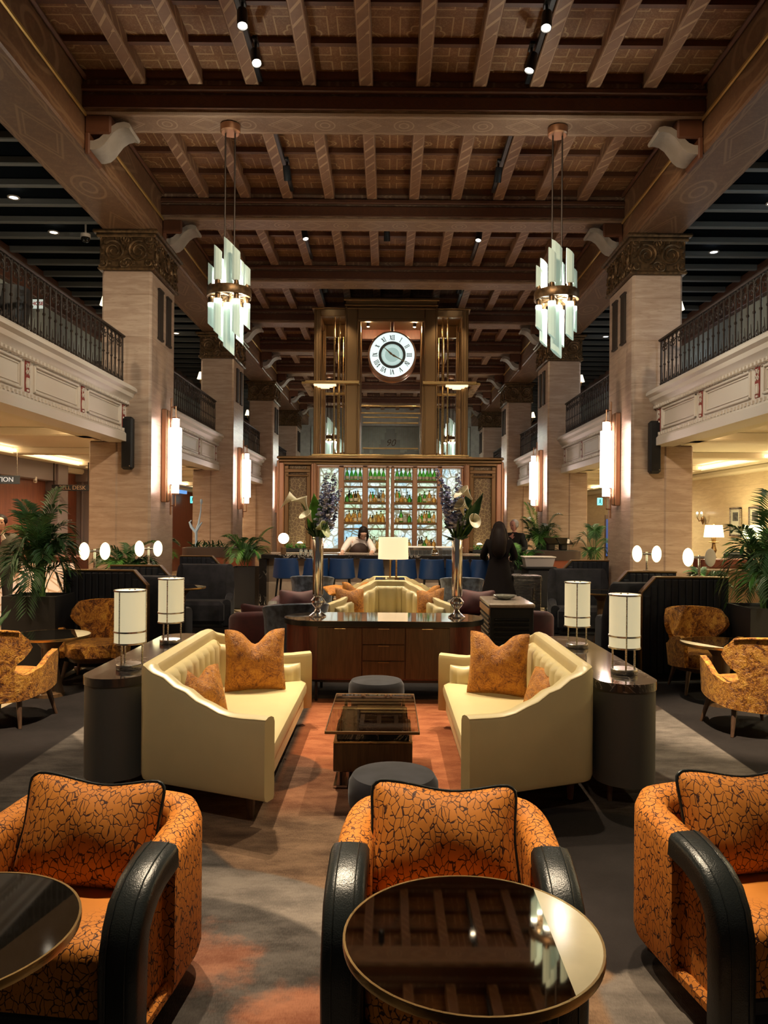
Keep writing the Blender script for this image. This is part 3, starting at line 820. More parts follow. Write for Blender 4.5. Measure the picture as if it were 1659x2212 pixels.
MB().box(-2.2,2.2,-.42,-.06,.88,1.06,.01).build('work_counter', M['blackmarble'], r)
MB().box(-2.2,2.2,-.38,-.06,0,.88).build('cabinet_body', M['walnut'], r)

def bottle(kind):
    if kind == 'champagne': prof = [(.001,0),(.040,.002),(.043,.02),(.043,.13),(.036,.165),(.018,.205),(.0145,.225),(.0145,.275),(.017,.276),(.017,.285),(.001,.287)]; m, cap, cz = M['greenglass'], M['gold_foil'], .235
    elif kind == 'tall': prof = [(.001,0),(.034,.002),(.036,.015),(.036,.165),(.026,.19),(.013,.205),(.0125,.25),(.001,.252)]; m, cap, cz = None, M['darkbottle'], .232
    elif kind == 'squat': prof = [(.001,0),(.044,.002),(.047,.02),(.045,.10),(.034,.135),(.015,.155),(.0145,.19),(.001,.192)]; m, cap, cz = None, M['gold_foil'], .172
    else: prof = [(.001,0),(.030,.002),(.052,.05),(.048,.085),(.022,.125),(.014,.14),(.014,.175),(.001,.176)]; m, cap, cz = None, M['brass'], .16
    rr = interp([p[1] for p in prof[1:]], [p[0] for p in prof[1:]], cz)
    o = MB().lathe(prof,n=12).build('bottle', m or M['amber'])
    MB().lathe([(rr+.0025,cz),(rr+.0025,prof[-1][1]+.003),(.001,prof[-1][1]+.006)],n=10).build('bottle_cap', cap, o)
    lr = .0445 if kind == 'champagne' else (.0375 if kind == 'tall' else None)
    if lr: MB().lathe([(lr,.05),(lr,.11)],n=12,caps=False).build('bottle_label', M['label'], o)
    return o
bayn = ['first','second','third','fourth']; shn = ['top','second','third','bottom']
protos = {}
def put_bottle(kind, x, y, z, mat_, bay, shelf, sc_=1):
    key = (kind, mat_.name)
    words = {'champagne':'green champagne bottles'}.get(kind, 'spirit bottles')
    lab = (f'green champagne bottle on the {shn[shelf]} bar shelf, {bayn[bay]} bay from the left' if kind == 'champagne' else
           f'{mat_.name.replace(" glass","").replace(" bottle","")} {kind} bottle on the {shn[shelf]} bar shelf, {bayn[bay]} bay from the left')
    grp = lab.replace(' bottle',' bottles',1)
    if key not in protos:
        o = bottle(kind); o.data.materials[0] = mat_; protos[key] = o; o.location = (x,y,z); tag(o, lab, 'bottle', grp)
    else: o = dup(protos[key], (x,y,z), 0, lab, grp)
    o.scale = (sc_,sc_,sc_)
rb = random.Random(5)
cols = [M['amber'],M['amber'],M['paleamber'],M['darkbottle'],M['clearbottle'],M['greenglass']]
for bi,(a,b) in enumerate(sbays):
    for si,z in enumerate(shelfz+[1.12]):
        if si == 0:
            n = 5 if bi == 3 else 4
            for k in range(n):
                put_bottle('champagne', XC+lerp(a+.055,b-.055,k/(n-1)), 16.09+.09*(k%2), z+.001+.0, M['greenglass'], bi, si)
        else:
            n = 7
            for k in range(n):
                put_bottle(rb.choice(['tall','tall','squat','decanter']), XC+lerp(a+.055,b-.055,k/(n-1)), 16.08+.12*(k%2), z+.001, rb.choice(cols), bi, si, rb.uniform(.9,1.12))

# clock tower
r = thing('clock_tower', 'open brass clock tower standing on the back bar', 'tower', (XC,16,3.04))
def zb(z): return z-3.04
mb = MB(); mb.box(-1.64,1.64,-.05,1.5,0,.05,.012); mb.box(-1.70,1.70,-.02,1.5,-.0,.02); mb.build('base_ledge', M['brassl'], r)
for s in (-1,1):
    for y0 in (0,1.25):
        mb = MB(); mb.box(s*1.615,s*1.47,y0,y0+.16,.05,zb(6.15),.012); mb.box(s*1.58,s*1.505,y0-.02,y0+.18,.05,zb(6.1),.01)
        mb.build('corner_post', M['brass'], r)
    mb = MB(); mb.box(s*.94,s*.70,-.03,.20,.05,zb(6.17),.015); mb.box(s*.70,s*.64,.03,.30,.05,zb(5.95),.01); mb.box(s*.965,s*.925,-.05,.1,.05,zb(6.17),.01); mb.box(s*.72,s*.69,-.05,.1,.05,zb(5.95),.008)
    mb.build('portal_jamb', M['brass'], r)
    MB().box(s*.90,s*.66,1.25,1.41,.05,zb(6.1),.012).build('rear_jamb', M['brass'], r)
    for x in (1.19,1.08):
        for y in (.08,1.3): MB().cyl((s*x,y,.05),(s*x,y,zb(6.12)),.018,n=8).build('slim_rod', M['brassl'], r)
    mb = MB(); mb.box(s*1.48,s*.93,-.015,.15,zb(5.97),zb(6.118),.01); mb.box(s*1.48,s*.88,1.262,1.40,zb(5.85),zb(6.118),.01); mb.box(s*1.62,s*1.5,.1,1.3,zb(5.97),zb(6.1),.01)
    mb.build('side_lintel', M['brass'], r)
    mb = MB(); mb.box(s*1.78,s*.65,-.16,.06,zb(4.535),zb(4.60),.012); mb.box(s*1.86,s*1.70,-.10,1.5,zb(4.54),zb(4.59),.01); mb.box(s*1.55,s*.95,1.26,1.34,zb(4.54),zb(4.60),.01)
    mb.build('shelf_rail', M['brassl'], r)
    mb = MB(); mb.box(s*1.60,s*1.14,-.14,.0,zb(4.505),zb(4.535),.005); mb.box(s*1.53,s*1.21,-.13,-.01,zb(4.475),zb(4.505),.005); mb.box(s*1.46,s*1.28,-.12,-.02,zb(4.45),zb(4.475),.005)
    mb.build('stepped_lamp', m_glow('warm stepped lamp glow', (1,.72,.40), 1.3), r)
mb = MB(); mb.box(-.70,.70,-.028,.2,zb(5.90),zb(6.168),.01); mb.box(-.72,.72,-.05,.02,zb(5.86),zb(5.92),.01); mb.box(-.66,.66,.2,1.2,zb(6.0),zb(6.05))
mb.build('portal_lintel', M['brass'], r)
mb = MB(); mb.box(-.97,.97,-.10,1.45,zb(6.17),zb(6.21),.01); mb.box(-1.0,1.0,-.13,1.5,zb(6.27),zb(6.33),.015); mb.box(-.95,.95,-.07,1.4,zb(6.21),zb(6.27)); mb.box(-1.66,1.66,-.04,1.45,zb(6.12),zb(6.15),.01)
mb.build('cap_cornice', M['brass'], r)
MB().box(-.66,.66,1.25,1.41,zb(5.80),zb(6.12),.01).build('rear_lintel', M['redwood'], r)
for z in (4.18,4.03,3.94,3.82,3.27):
    mb = MB(); w = .64 if z > 4 else .60
    mb.box(-w,w,.5,.54,zb(z)-.015,zb(z)+.015,.005); mb.build('cross_rail', M['brassl'], r)
# the clock
c = thing('clock', 'round backlit wall clock with roman numerals hanging in the brass tower', 'clock', (XC+.02,15.86,5.14))
Rx = Matrix.Rotation(PI/2,3,'X')
MB().lathe([(.462,.03),(.475,.0),(.50,.0),(.505,-.02),(.505,-.10),(.49,-.12),(.49,-.36),(.505,-.38),(.505,-.46),(.49,-.48),(.001,-.48)],(0,0,0),48,Matrix.Rotation(PI/2,3,'X'),False).build('drum', M['copper'], c)
MB().lathe([(.001,.012),(.465,.012),(.465,.0),(.001,0)],(0,0,0),48,Rx).build('dial', m_glow('backlit clock dial', (.80,.93,.90), .92, (.3,.3,.3)), c)
mb = MB(); mb.lathe([(.224,.013),(.280,.013),(.280,.02),(.224,.02)],(0,0,0),48,Rx,caps=False); mb.rings([])if False else None
mb.build('chapter_ring', plain('grey chapter ring', (.10,.12,.12), .4), c)
MB().lathe([(.001,.014),(.222,.014),(.222,.017),(.001,.017)],(0,0,0),40,Rx).build('centre_disc', m_glow('greenish dial centre', (.50,.72,.66), .55, (.3,.4,.38)), c)
mb = MB()
for k in range(72):
    a = 2*PI*k/72; mb.rbox((.178*math.sin(a),-.018,.178*math.cos(a)),(.0035,.002,.055),0,Matrix.Rotation(a,3,'Y'))
mb.build('minute_rays', m_glow('pale ray lines', (.8,.95,.92), .9), c)
rom = ['XII','I','II','III','IV','V','VI','VII','VIII','IX','X','XI']
dk = plain('dark numeral enamel', (.06,.06,.055), .4)
for h, s_ in enumerate(rom):
    a = 2*PI*h/12; mb = MB(); T = Matrix.Rotation(a,4,'Y') @ Matrix.Translation((0,-.02,.355)); mb.M = T
    ws = {'I':.028,'V':.055,'X':.055}; W = sum(ws[ch] for ch in s_); x = -W/2; hh = .10
    for ch in s_:
        xc = x+ws[ch]/2
        if ch == 'I': mb.rbox((xc,0,0),(.013,.003,hh)); mb.rbox((xc,0,hh/2),(.026,.003,.006)); mb.rbox((xc,0,-hh/2),(.026,.003,.006))
        else:
            for sg, w in ((-1,.017),(1,.009)):
                if ch == 'X': mb.rbox((xc,0,0),(w,.003,hh*1.04),0,Matrix.Rotation(sg*.36,3,'Y'))
                else: mb.rbox((xc+sg*.012,0,0),(w,.003,hh*1.02),0,Matrix.Rotation(sg*.24,3,'Y'))
        x += ws[ch]
    mb.build('numeral', dk, c)
hm = plain('pale bronze hands', (.34,.25,.12), .5)
def hand(ang, L, w, y):
    mb = MB(); mb.M = Matrix.Rotation(ang,4,'Y'); mb.extr([(0,-.03),(w,.03),(w*.5,.11),(.005,L),(-.005,L),(-w*.5,.11),(-w,.03)],'y',y-.004,y)
    return mb
hand(R(52*6),.27,.022,-.026).build('minute_hand', hm, c); hand(R(118.5),.33,.022,-.032).build('hour_hand', hm, c)
MB().cyl((0,.24,.49),(0,.24,.86),.035,n=10).build('hanger', M['redwood'], c)

# bar counter
r = thing('bar_counter', 'long bar with a black marble top and beige front before the back bar', 'bar', (0,13.85,0))
mb = MB(); mb.box(-2.30,2.22,0,.75,1.0,1.075,.012); mb.box(-2.34,-2.20,.02,.75,0,1.0,.008); mb.box(2.14,2.28,.02,.75,0,1.0,.008); mb.build('marble_top', M['blackmarble'], r)
MB().box(-2.22,2.18,.30,.6,0.05,1.0).build('front_panel', plain('beige leather bar front', (.46,.36,.27), .5, noise_amt=.1), r)
MB().box(-2.1,2.1,.02,.06,.24,.28,.01).build('foot_rail', M['brass'], r)
MB().box(-2.22,2.14,.62,.74,1.076,1.09,.004).build('inner_ledge', M['palemarble'], r)
for x in (-.12,1.02): MB().box(x,x+.05,.285,.30,.72,.84,.004).build('power_outlet', M['blackm'], r)

def stool():
    r = thing('bar_stool', '', 'stool', (0,0,0), 0, 'blue bar stools along the bar')
    def fn(u,v):
        a = lerp(-1.45,1.45,u); z = lerp(.70,1.03,v); w = lerp(.212,.188,v)*(1-.10*max(0,abs(u-.5)*2-.6)*v)
        return (w*math.sin(a), -.03-(.20+.02*v)*math.cos(a)*1.0, z-.05*v*max(0,abs(u-.5)*2-.7)/.3)
    MB().sheet(fn,16,6,.03).build('backrest', M['blueleather'], r)
    MB().lathe([(.001,.68),(.20,.68),(.225,.70),(.225,.74),(.20,.765),(.001,.775)],(0,-.01,0),20).build('seat', M['blueleather'], r)
    MB().tube([(.21*math.sin(a),-.03-.22*math.cos(a),1.03) for a in [lerp(-1.3,1.3,k/12) for k in range(13)]],.008,6).build('piping', M['blueleather'], r)
    for sx in (-1,1):
        for sy in (-1,1):
            MB().cyl((sx*.13,sy*.13-.01,.69),(sx*.19,sy*.19-.01,0),.02,.012,8).build('leg', M['blackm'], r)
    MB().tube([(.17*math.cos(a)*1.05,.17*math.sin(a)*1.05-.01,.26) for a in [k*PI/8 for k in range(17)]],.008,6,False).build('foot_ring', M['brass'], r)
    return r
st = stool()
sx = [-1.77,-1.28,-.81,-.30,.27,.77,1.24,1.65]
slab = ['blue leather bar stool at the left end of the bar','second blue bar stool from the left end, partly behind a silver vase','third blue leather bar stool from the left end of the bar',
 'blue leather bar stool left of the drum lamp, below the bartender','blue leather bar stool directly behind the drum lamp poles','third blue leather bar stool from the right end of the bar',
 'blue leather bar stool partly behind the right silver vase','blue leather bar stool beside the standing woman, at the right end']
for i,x in enumerate(sx):
    o = st if i == 0 else dup(st); o.location = (x,13.42,0); o.rotation_euler = (0,0,rnd.uniform(-.1,.1)+(.35 if i in (1,6) else 0)*(1 if i == 1 else -1)); o['label'] = slab[i]

# things on the bar
r = thing('globe_lamp', 'small glowing globe lamp on the left end of the bar', 'lamp', (-1.94,14.2,1.0755))
MB().lathe([(.001,0),(.05,0),(.05,.12),(.001,.125)],n=16).build('lamp_base', M['walnut'], r); MB().cyl((0,0,.12),(0,0,.2),.012,n=8).build('stem', M['brassl'], r)
MB().sphere((0,0,.285),.10,20,14).build('globe', m_glow('warm globe glow', (1,.86,.60), 5), r)
for s,side in ((-1,'left'),(1,'right')):
    r = thing('herb_planter', f'low black trough of herbs on the back counter below the {side} gold niche', 'planter', (XC+s*1.93,15.75,1.06))
    MB().box(-.22,.22,-.07,.07,0,.07,.006).build('trough', M['black'], r)
    mb = MB()
    for k in range(70):
        x,y = rnd.uniform(-.2,.2),rnd.uniform(-.06,.06); z = rnd.uniform(.07,.16)
        mb.sphere((x,y,z),.022,5,4,(1,1,.5),Matrix.Rotation(rnd.uniform(-.8,.8),3,'X'))
    mb.build('herbs', M['leafl'], r)
    r = thing('mushroom_lamp', f'tiny brass table lamp lighting the {side} gold niche', 'lamp', (XC+s*1.86,15.88,1.06))
    MB().cyl((0,0,0),(0,0,.18),.008,n=8).build('stem', M['brassl'], r); MB().lathe([(.001,0),(.045,0),(.045,.012),(.001,.014)],n=14).build('lamp_base', M['brassl'], r)
    MB().lathe([(.001,.205),(.03,.203),(.065,.175),(.06,.17),(.001,.18)],n=16).build('lamp_shade', m_glow('warm shade glow', (1,.78,.45), 3.5), r)
for i,x in enumerate((-1.62,-1.53,-1.44)):
    r = thing('condiment_jar', ['leftmost','middle','rightmost'][i]+' of three small clear jars on the bar top beside the globe lamp', 'jar', (x,14.25,1.0755), 0, 'jars on the bar')
    MB().lathe([(.001,0),(.034,0),(.036,.02),(.034,.065),(.028,.075),(.001,.076)],n=14).build('jar_body', M['clearbottle'], r); MB().lathe([(.03,.076),(.03,.092),(.001,.094)],n=14).build('lid', M['steel'], r)
r = thing('upright_menu', 'small pale upright card on the bar next to the left silver vase', 'card', (-1.27,14.3,1.0755)); MB().rbox((0,0,.10),(.075,.012,.2),.003,Matrix.Rotation(-.15,3,'X')).build('card', M['white'], r); MB().rbox((0,.0,.012),(.09,.05,.024),.004).build('card_foot', M['walnut'], r)
cupm = None
for (x,lab) in ((.60,'clear plastic tub of cups beside the drum lamp shade on the bar'),(1.13,'clear plastic tub of cups behind the right silver vase on the bar')):
    r = thing('storage_tub', lab, 'box', (x,14.25,1.0755))
    mb = MB(); mb.rings([[(sx_*w,sy_*d,z) for sx_,sy_ in ((-1,-1),(1,-1),(1,1),(-1,1))] for w,d,z in ((.20,.13,0),(.225,.15,.13),(.218,.145,.13),(.195,.125,.006))],True); mb.build('tub', plain('clear plastic', (.9,.89,.87), .1, trans=.92), r)
    MB().rbox((0,0,.142),(.50,.34,.03),.008).build('lid', plain('white plastic lid', (.72,.68,.66), .4), r)
    cx0 = x
    for k in range(5):
        for q in range(2):
            cl = 'white paper cup inside the '+('tub beside the drum lamp' if x < 1 else 'tub behind the right vase'); pos = (cx0-.15+.075*k,14.25-.06+.11*q,1.0825)
            if cupm is None:
                cupm = MB().lathe([(.001,0),(.028,0),(.036,.075),(.001,.076)],(0,0,0),10).build('paper_cup', M['white'], None, pos); tag(cupm, cl, 'cup', cl.replace(' cup',' cups',1))
            else: dup(cupm, pos, 0, cl, cl.replace(' cup',' cups',1))
# ------------------------------------------------------------------ seating and tables
def offset_path(pts, d):
    """shift an open 2D path to its left by d"""
    out = []; n = len(pts)
    for i,p in enumerate(pts):
        a = Vector(pts[max(i-1,0)]); b = Vector(pts[min(i+1,n-1)]); t = (b-a).normalized()
        nn = Vector((-t.y,t.x)); k = 1.0
        if 0 < i < n-1:
            t1 = (Vector(p)-a).normalized(); c = max(.6, nn.dot(Vector((-t1.y,t1.x)))); k = 1/c
        out.append((p[0]+nn.x*d*k, p[1]+nn.y*d*k))
    return out
def round_path(pts, r, n=6, seg=.06):
    """open polyline with rounded corners, resampled"""
    P = [Vector(p) for p in pts]; out = []
    for i in range(len(P)):
        if i == 0 or i == len(P)-1: out.append(P[i]); continue
        a = (P[i-1]-P[i]).normalized(); b = (P[i+1]-P[i]).normalized()
        A = P[i]+a*r; B = P[i]+b*r
        for k in range(n+1):
            t = k/n; out.append(A*(1-t)**2+P[i]*2*t*(1-t)+B*t*t)
    res = [out[0]]
    for i in range(1,len(out)):
        d = (out[i]-out[i-1]).length; m = max(1,int(d/seg))
        for k in range(1,m+1): res.append(out[i-1].lerp(out[i],k/m))
    return [(p.x,p.y) for p in res]
def arclen(pts):
    s = [0]
    for i in range(1,len(pts)): s.append(s[-1]+math.hypot(pts[i][0]-pts[i-1][0],pts[i][1]-pts[i-1][1]))
    return s
def wall_loft(mb, path, th, zb, zt, r=.03):
    """upholstered wall: outer line = path, thickness th to its left, top heights zt[i]"""
    rings = []
    inn = offset_path(path, 1.0)
    for (p,q,z) in zip(path, inn, zt):
        dx, dy = q[0]-p[0], q[1]-p[1]
        prof = [(.03,zb),(.008,zb+.012),(0,zb+.04),(0,z-r),(r*.3,z-r*.3),(r,z),(th-r,z),(th-r*.3,z-r*.3),(th,z-r),(th,zb+.02),(th-.01,zb)]
        rings.append([(p[0]+dx*d,p[1]+dy*d,zz) for d,zz in prof])
    mb.rings(rings)
    return mb

def pillow_mesh(w, h, t, chop=0, n=14, sag=0, pinch=.10, rc=.075):
    """upright scatter cushion in the XZ plane, facing -y, base at z=0"""
    mb = MB()
    def edge(u,v):
        x = w/2*u*(1-pinch*(1-v*v)); z = h/2*v*(1-pinch*(1-u*u))
        if chop and v > -.2: z -= chop*h*max(0,(v+.2)/1.2)*math.exp(-(u/.34)**2)
        if sag and v < 0: x *= 1+sag*(-v)*(1-u*u*.0)*.5
        k8 = (abs(u)*abs(v))**9*rc; x *= 1-k8; z *= 1-k8
        return x, z+h/2
    def prof(u,v):
        k = max(0,(1-u*u))**.55*max(0,(1-v*v))**.55
        return k
    F = [[None]*(n+1) for _ in range(n+1)]; vs = []; fs = []
    idx = {}
    for side in (-1,1):
        for j in range(n+1):
            for i in range(n+1):
                u = 2*i/n-1; v = 2*j/n-1
                bd = i in (0,n) or j in (0,n)
                key = (i,j,0 if bd else side)
                if key in idx: continue
                x,z = edge(u,v); d = prof(u,v)*t/2
                crease = 1-.35*chop*4*math.exp(-((u)/.16)**2)*max(0,v) if chop else 1
                dd = d*crease*(1+.06*math.sin(5*u+3*v)*(1-abs(u)))
                idx[key] = len(vs); vs.append((x, side*dd, z))
    for side in (-1,1):
        for j in range(n):
            for i in range(n):
                q = []
                for a,b in ((i,j),(i+1,j),(i+1,j+1),(i,j+1)):
                    bd = a in (0,n) or b in (0,n); q.append(idx[(a,b,0 if bd else side)])
                fs.append(q if side < 0 else q[::-1])
    mb.add(vs,fs)
    ring = [edge(2*i/n-1,-1) for i in range(n)]+[edge(1,2*j/n-1) for j in range(n)]+[edge(1-2*i/n,1) for i in range(n)]+[edge(-1,1-2*j/n) for j in range(n)]
    return mb, [(x,0,z) for x,z in ring]

# ---- cream leather sofas with angled ends
def sofa(name, label, Lf, Lb, d, arm, zback, ts, zs, loc, rotz, group, chan=.155):
    r = thing(name, label, 'sofa', loc, rotz, group)
    th = .10
    base = [(-Lf/2,-d/2),(-Lb/2,d/2),(Lb/2,d/2),(Lf/2,-d/2)]
    # path order so that the inside lies on the left: start at the right front
    path = round_path(base[::-1], .10, 6, .07); S = arclen(path)
    La = math.hypot((Lf-Lb)/2,d); tot = S[-1]; La = La*tot/(2*La+Lb)
    zt = []
    for s_ in S:
        t = min(s_, tot-s_)/La
        zt.append(interp(ts, zs, min(t,1)))
    mb = wall_loft(MB(), path, th, .15, zt, .035)
    mb.build('shell', M['creamleather'], r)
    # stitched seam along the outer top edge
    pts = [(p[0]+ (q[0]-p[0])*.012, p[1]+(q[1]-p[1])*.012, z-.014) for p,q,z in zip(path, offset_path(path,1.0), zt)]
    MB().tube(pts,.006,6).build('piping', M['creamleather'], r)
    # channelled inner padding
    fine = round_path(base[::-1], .10, 8, .02); Sf = arclen(fine)
    inn = offset_path(fine, 1.0); nA = [i for i,s_ in enumerate(Sf) if .10 < s_ < Sf[-1]-.10]
    rings = []
    for i in nA:
        p, q = fine[i], inn[i]; s_ = Sf[i]; t = min(s_,tot-s_)/La
        z = interp(ts, zs, min(t,1))-.075
        ph = abs(math.sin(PI*s_/chan))**.45
        dx, dy = q[0]-p[0], q[1]-p[1]
        e = min(1, min(s_-.10, Sf[-1]-.10-s_)/.05); b = (.030+.040*ph)*(.3+.7*max(0,e))
        zb_ = .36
        prof = [(th-.02,zb_),(th+b,zb_),(th+b,lerp(zb_,z,.55)),(th+b*.95,z-.045),(th+b*.6,z-.012),(th+.004,z),(th-.02,z)]
        rings.append([(p[0]+dx*k,p[1]+dy*k,zz) for k,zz in prof])
    MB().rings(rings).build('channelled_back', M['creamleather'], r, smooth=60)
    def trap(ins_s, ins_b, ins_f, z):
        k = (Lf-Lb)/2/d; y0 = -d/2+ins_f; y1 = d/2-ins_b
        def xw(y): return Lf/2-(y+d/2)*k-ins_s
        P = [(-xw(y0),y0),(xw(y0),y0),(xw(y1),y1),(-xw(y1),y1)]
        out = []
        for a in range(4):
            p, q = Vector(P[a]), Vector(P[(a+1)%4])
            for t in (0.02,.06,.3,.5,.7,.94,.98): w = p.lerp(q,t); out.append((w.x,w.y,z))
        return out
    MB().rings([trap(.105,.10,.03,.15),trap(.105,.10,.02,.16),trap(.105,.10,.02,.262),trap(.11,.11,.03,.27)]).build('seat_base', M['creamleather'], r)
    MB().rings([trap(.115,.11,.02,.274),trap(.110,.105,.0,.285),trap(.110,.105,-.005,.33),trap(.112,.11,.002,.365),trap(.13,.13,.03,.385),trap(.22,.22,.14,.398)]).build('seat_cushion', M['creamleather'], r)
    for (x,y) in ((-Lf/2+.16,-d/2+.10),(Lf/2-.16,-d/2+.10),(-Lb/2+.12,d/2-.12),(Lb/2-.12,d/2-.12)):
        MB().cyl((x,y,.155),(x*1.0,y,0.012),.028,.016,10).build('leg', M['legwood'], r)
    return r
ts = [0,.24,.37,.48,.67,.86,1]; zs = [.605,.598,.612,.648,.716,.788,.825]
sofa('sofa','cream leather sofa on the left of the glass coffee table',2.22,1.54,.79,0,.82,ts,zs,(-1.045,5.19,0),PI/2,'cream leather sofas')
sofa('sofa','cream leather sofa on the right of the glass coffee table',2.12,1.48,.77,0,.82,ts,zs,(.835,5.20,0),-PI/2,'cream leather sofas')
tm = [0,.15,1]; zm = [.60,.62,.86]
sofa('sofa','cream leather sofa facing the camera behind the oval sideboard, below the drum lamp',1.72,.50,.86,0,.82,[0,.2,.5,.8,1],[.60,.63,.715,.80,.85],(.03,10.45,0),0,'cream leather sofas',.15)
sofa('sofa','cream leather sofa facing the bar, behind the drum lamp',1.55,.50,.80,0,.82,[0,.2,.5,.8,1],[.60,.63,.715,.80,.85],(.03,12.0,0),PI,'cream leather sofas',.15)
r = thing('lamp_shelf', 'cream leather clad shelf with grey glass inlays between the two back to back sofas', 'shelf', (.03,11.24,0))
mb = MB(); mb.box(-.24,.24,-.33,.33,.02,.835,.01); mb.build('shelf_body', M['creamleather'], r)
for x in (-.14,.14): MB().box(x-.075,x+.075,-.24,.24,.836,.846,.003).build('glass_inlay', M['reflect'], r)
for s in (-1,1):
    r = thing('side_bench', f'small cream leather seat {"left" if s<0 else "right"} of the drum lamp shelf', 'seat', (.03+s*.62,11.24,0))
    MB().box(-.34,.34,-.28,.28,.14,.42,.05).build('seat_cushion', M['creamleather'], r)
    for x in (-.25,.25):
        for y in (-.2,.2): MB().cyl((x,y,.15),(x,y,.0),.02,.014,8).build('leg', M['legwood'], r)

# velvet scatter cushions
def cushion(label, w, h, t, chop, loc, rot, grp='orange velvet scatter cushions', m='velvetpillow'):
    mb,ring = pillow_mesh(w,h,t*1.15,chop,18,0,.07,.025)
    o = mb.build('cushion', M[m], None, loc, smooth=80); o.rotation_euler = rot
    return tag(o, label, 'cushion', grp)
cushion('large upright orange velvet cushion at the far end of the left sofa, notched top', .46,.47,.17,.22,(-.98,5.70,.392),(R(-12),0,R(14)))
cushion('small low orange velvet cushion at the near end of the left sofa', .40,.36,.15,.22,(-1.16,4.90,.388),(R(-24),R(4),R(52)))
cushion('large upright orange velvet cushion at the far end of the right sofa, notched top', .46,.47,.17,.20,(.80,5.62,.392),(R(-12),0,R(-22)))
cushion('low orange velvet cushion at the near end of the right sofa', .42,.36,.15,.15,(1.00,4.98,.386),(R(-28),R(-6),R(-58)))
cushion('orange velvet cushion at the left end of the sofa behind the sideboard', .42,.40,.15,.06,(-.50,10.28,.392),(R(-18),R(4),R(22)))
cushion('orange velvet cushion at the right end of the sofa behind the sideboard', .42,.40,.15,.10,(.57,10.28,.392),(R(-18),R(-8),R(-26)))
cushion('orange velvet cushion on the left small seat between the back to back sofas', .42,.38,.15,.24,(-.46,11.20,.421),(R(-8),0,R(12)))
cushion('orange velvet cushion on the right small seat between the back to back sofas', .40,.34,.15,.24,(.56,11.20,.421),(R(-8),0,R(-14)))
cushion('orange velvet cushion lying on the sofa that faces the bar, left end', .40,.30,.12,.0,(-.72,11.72,.56),(R(-70),0,R(30)))

# ---- tub armchairs with leather wrapped arm fronts
def tub_chair(label, loc, rotz, fab='crackle', lea='blackleather', grp='crackle patterned tub armchairs'):
    r = thing('tub_armchair', label, 'armchair', loc, rotz, grp)
    hw = .385
    # U shaped shell, inside on the left when walking right front -> back -> left front
    path = round_path([(hw,-.06),(hw-.012,.345),(-hw+.012,.345),(-hw,-.06)], .19, 10, .04); S = arclen(path); T = S[-1]
    zt = [interp([0,.30,.62,1],[.585,.605,.645,.655],min(s_,T-s_)/(T/2)) for s_ in S]
    wall_loft(MB(), path, .125, .10, zt, .052).build('back_shell', M[fab], r, smooth=60)
    for s in (-1,1):
        # recessed side panel and bottom rail
        MB().rbox((s*.325,-.165,.30),(.05,.235,.42),.01).build('side_panel', M[fab], r)
        MB().rbox((s*.333,-.17,.125),(.085,.26,.055),.015).build('side_rail', M[fab], r)
        cl = [(-.045,.566),(-.09,.562),(-.15,.552),(-.215,.530),(-.265,.495),(-.298,.447),(-.316,.385),(-.322,.30),(-.322,.20),(-.322,.10),(-.322,.012)]
        rings = []
        for i,(y,z) in enumerate(cl):
            a = Vector(cl[max(i-1,0)]); b = Vector(cl[min(i+1,len(cl)-1)]); t = (b-a).normalized(); nn = Vector((-t.y,t.x))  # outward = up / forward
            if nn.x > .2 and False: nn = -nn
            nn = Vector((t.y,-t.x)) if t.x < 0 and -t.x > abs(t.y) and Vector((t.y,-t.x)).y > 0 else nn
            nn = Vector((t.y,-t.x))
            w = .063; h0, h1 = -.045, .034
            k = 1+.012*math.sin(i*2.1)
            prof = [(-w,h0),(-w*1.0,h1*.35),(-w*.86,h1*.85),(-w*.5,h1*1.02),(0,h1*1.06),(w*.5,h1*1.02),(w*.86,h1*.85),(w,h1*.35),(w,h0)]
            cx = s*.327
            rings.append([(cx+px*k, y+nn.x*q*k, z+nn.y*q*k) for px,q in prof])
        MB().rings(rings).build('arm_wrap', M[lea], r, smooth=60)
        for q in (-.030,.030):
            pts = []
            for i,(y,z) in enumerate(cl[:-1]):
                a = Vector(cl[max(i-1,0)]); b = Vector(cl[min(i+1,len(cl)-1)]); t = (b-a).normalized()
                pts.append((s*.327+q, y+t.y*.0365, z-t.x*.0365))
            MB().tube(pts,.0022,5).build('seam', M[lea], r)
    mb = MB()
    rings = []
    W = .262
    for z,ins in ((.155,.03),(.165,.0),(.30,-.004),(.352,0),(.378,.025),(.392,.08)):
        P = stadium(-W+ins*.3,W-ins*.3,-.30+ins,.235,.035,4); rings.append([(x,y,z+.012*max(0,-y)) for x,y in P])
    mb.rings(rings); mb.build('seat', M['crackleworn' if fab == 'crackle' else fab], r, smooth=50)
    MB().rbox((0,-.02,.115),(.56,.50,.06),.01).build('under_frame', M['black'], r)
    for sx_ in (-1,1): MB().cyl((sx_*.27,.27,.12),(sx_*.27,.27,.0),.025,.02,8).build('leg', M['legwood'], r)
    return r
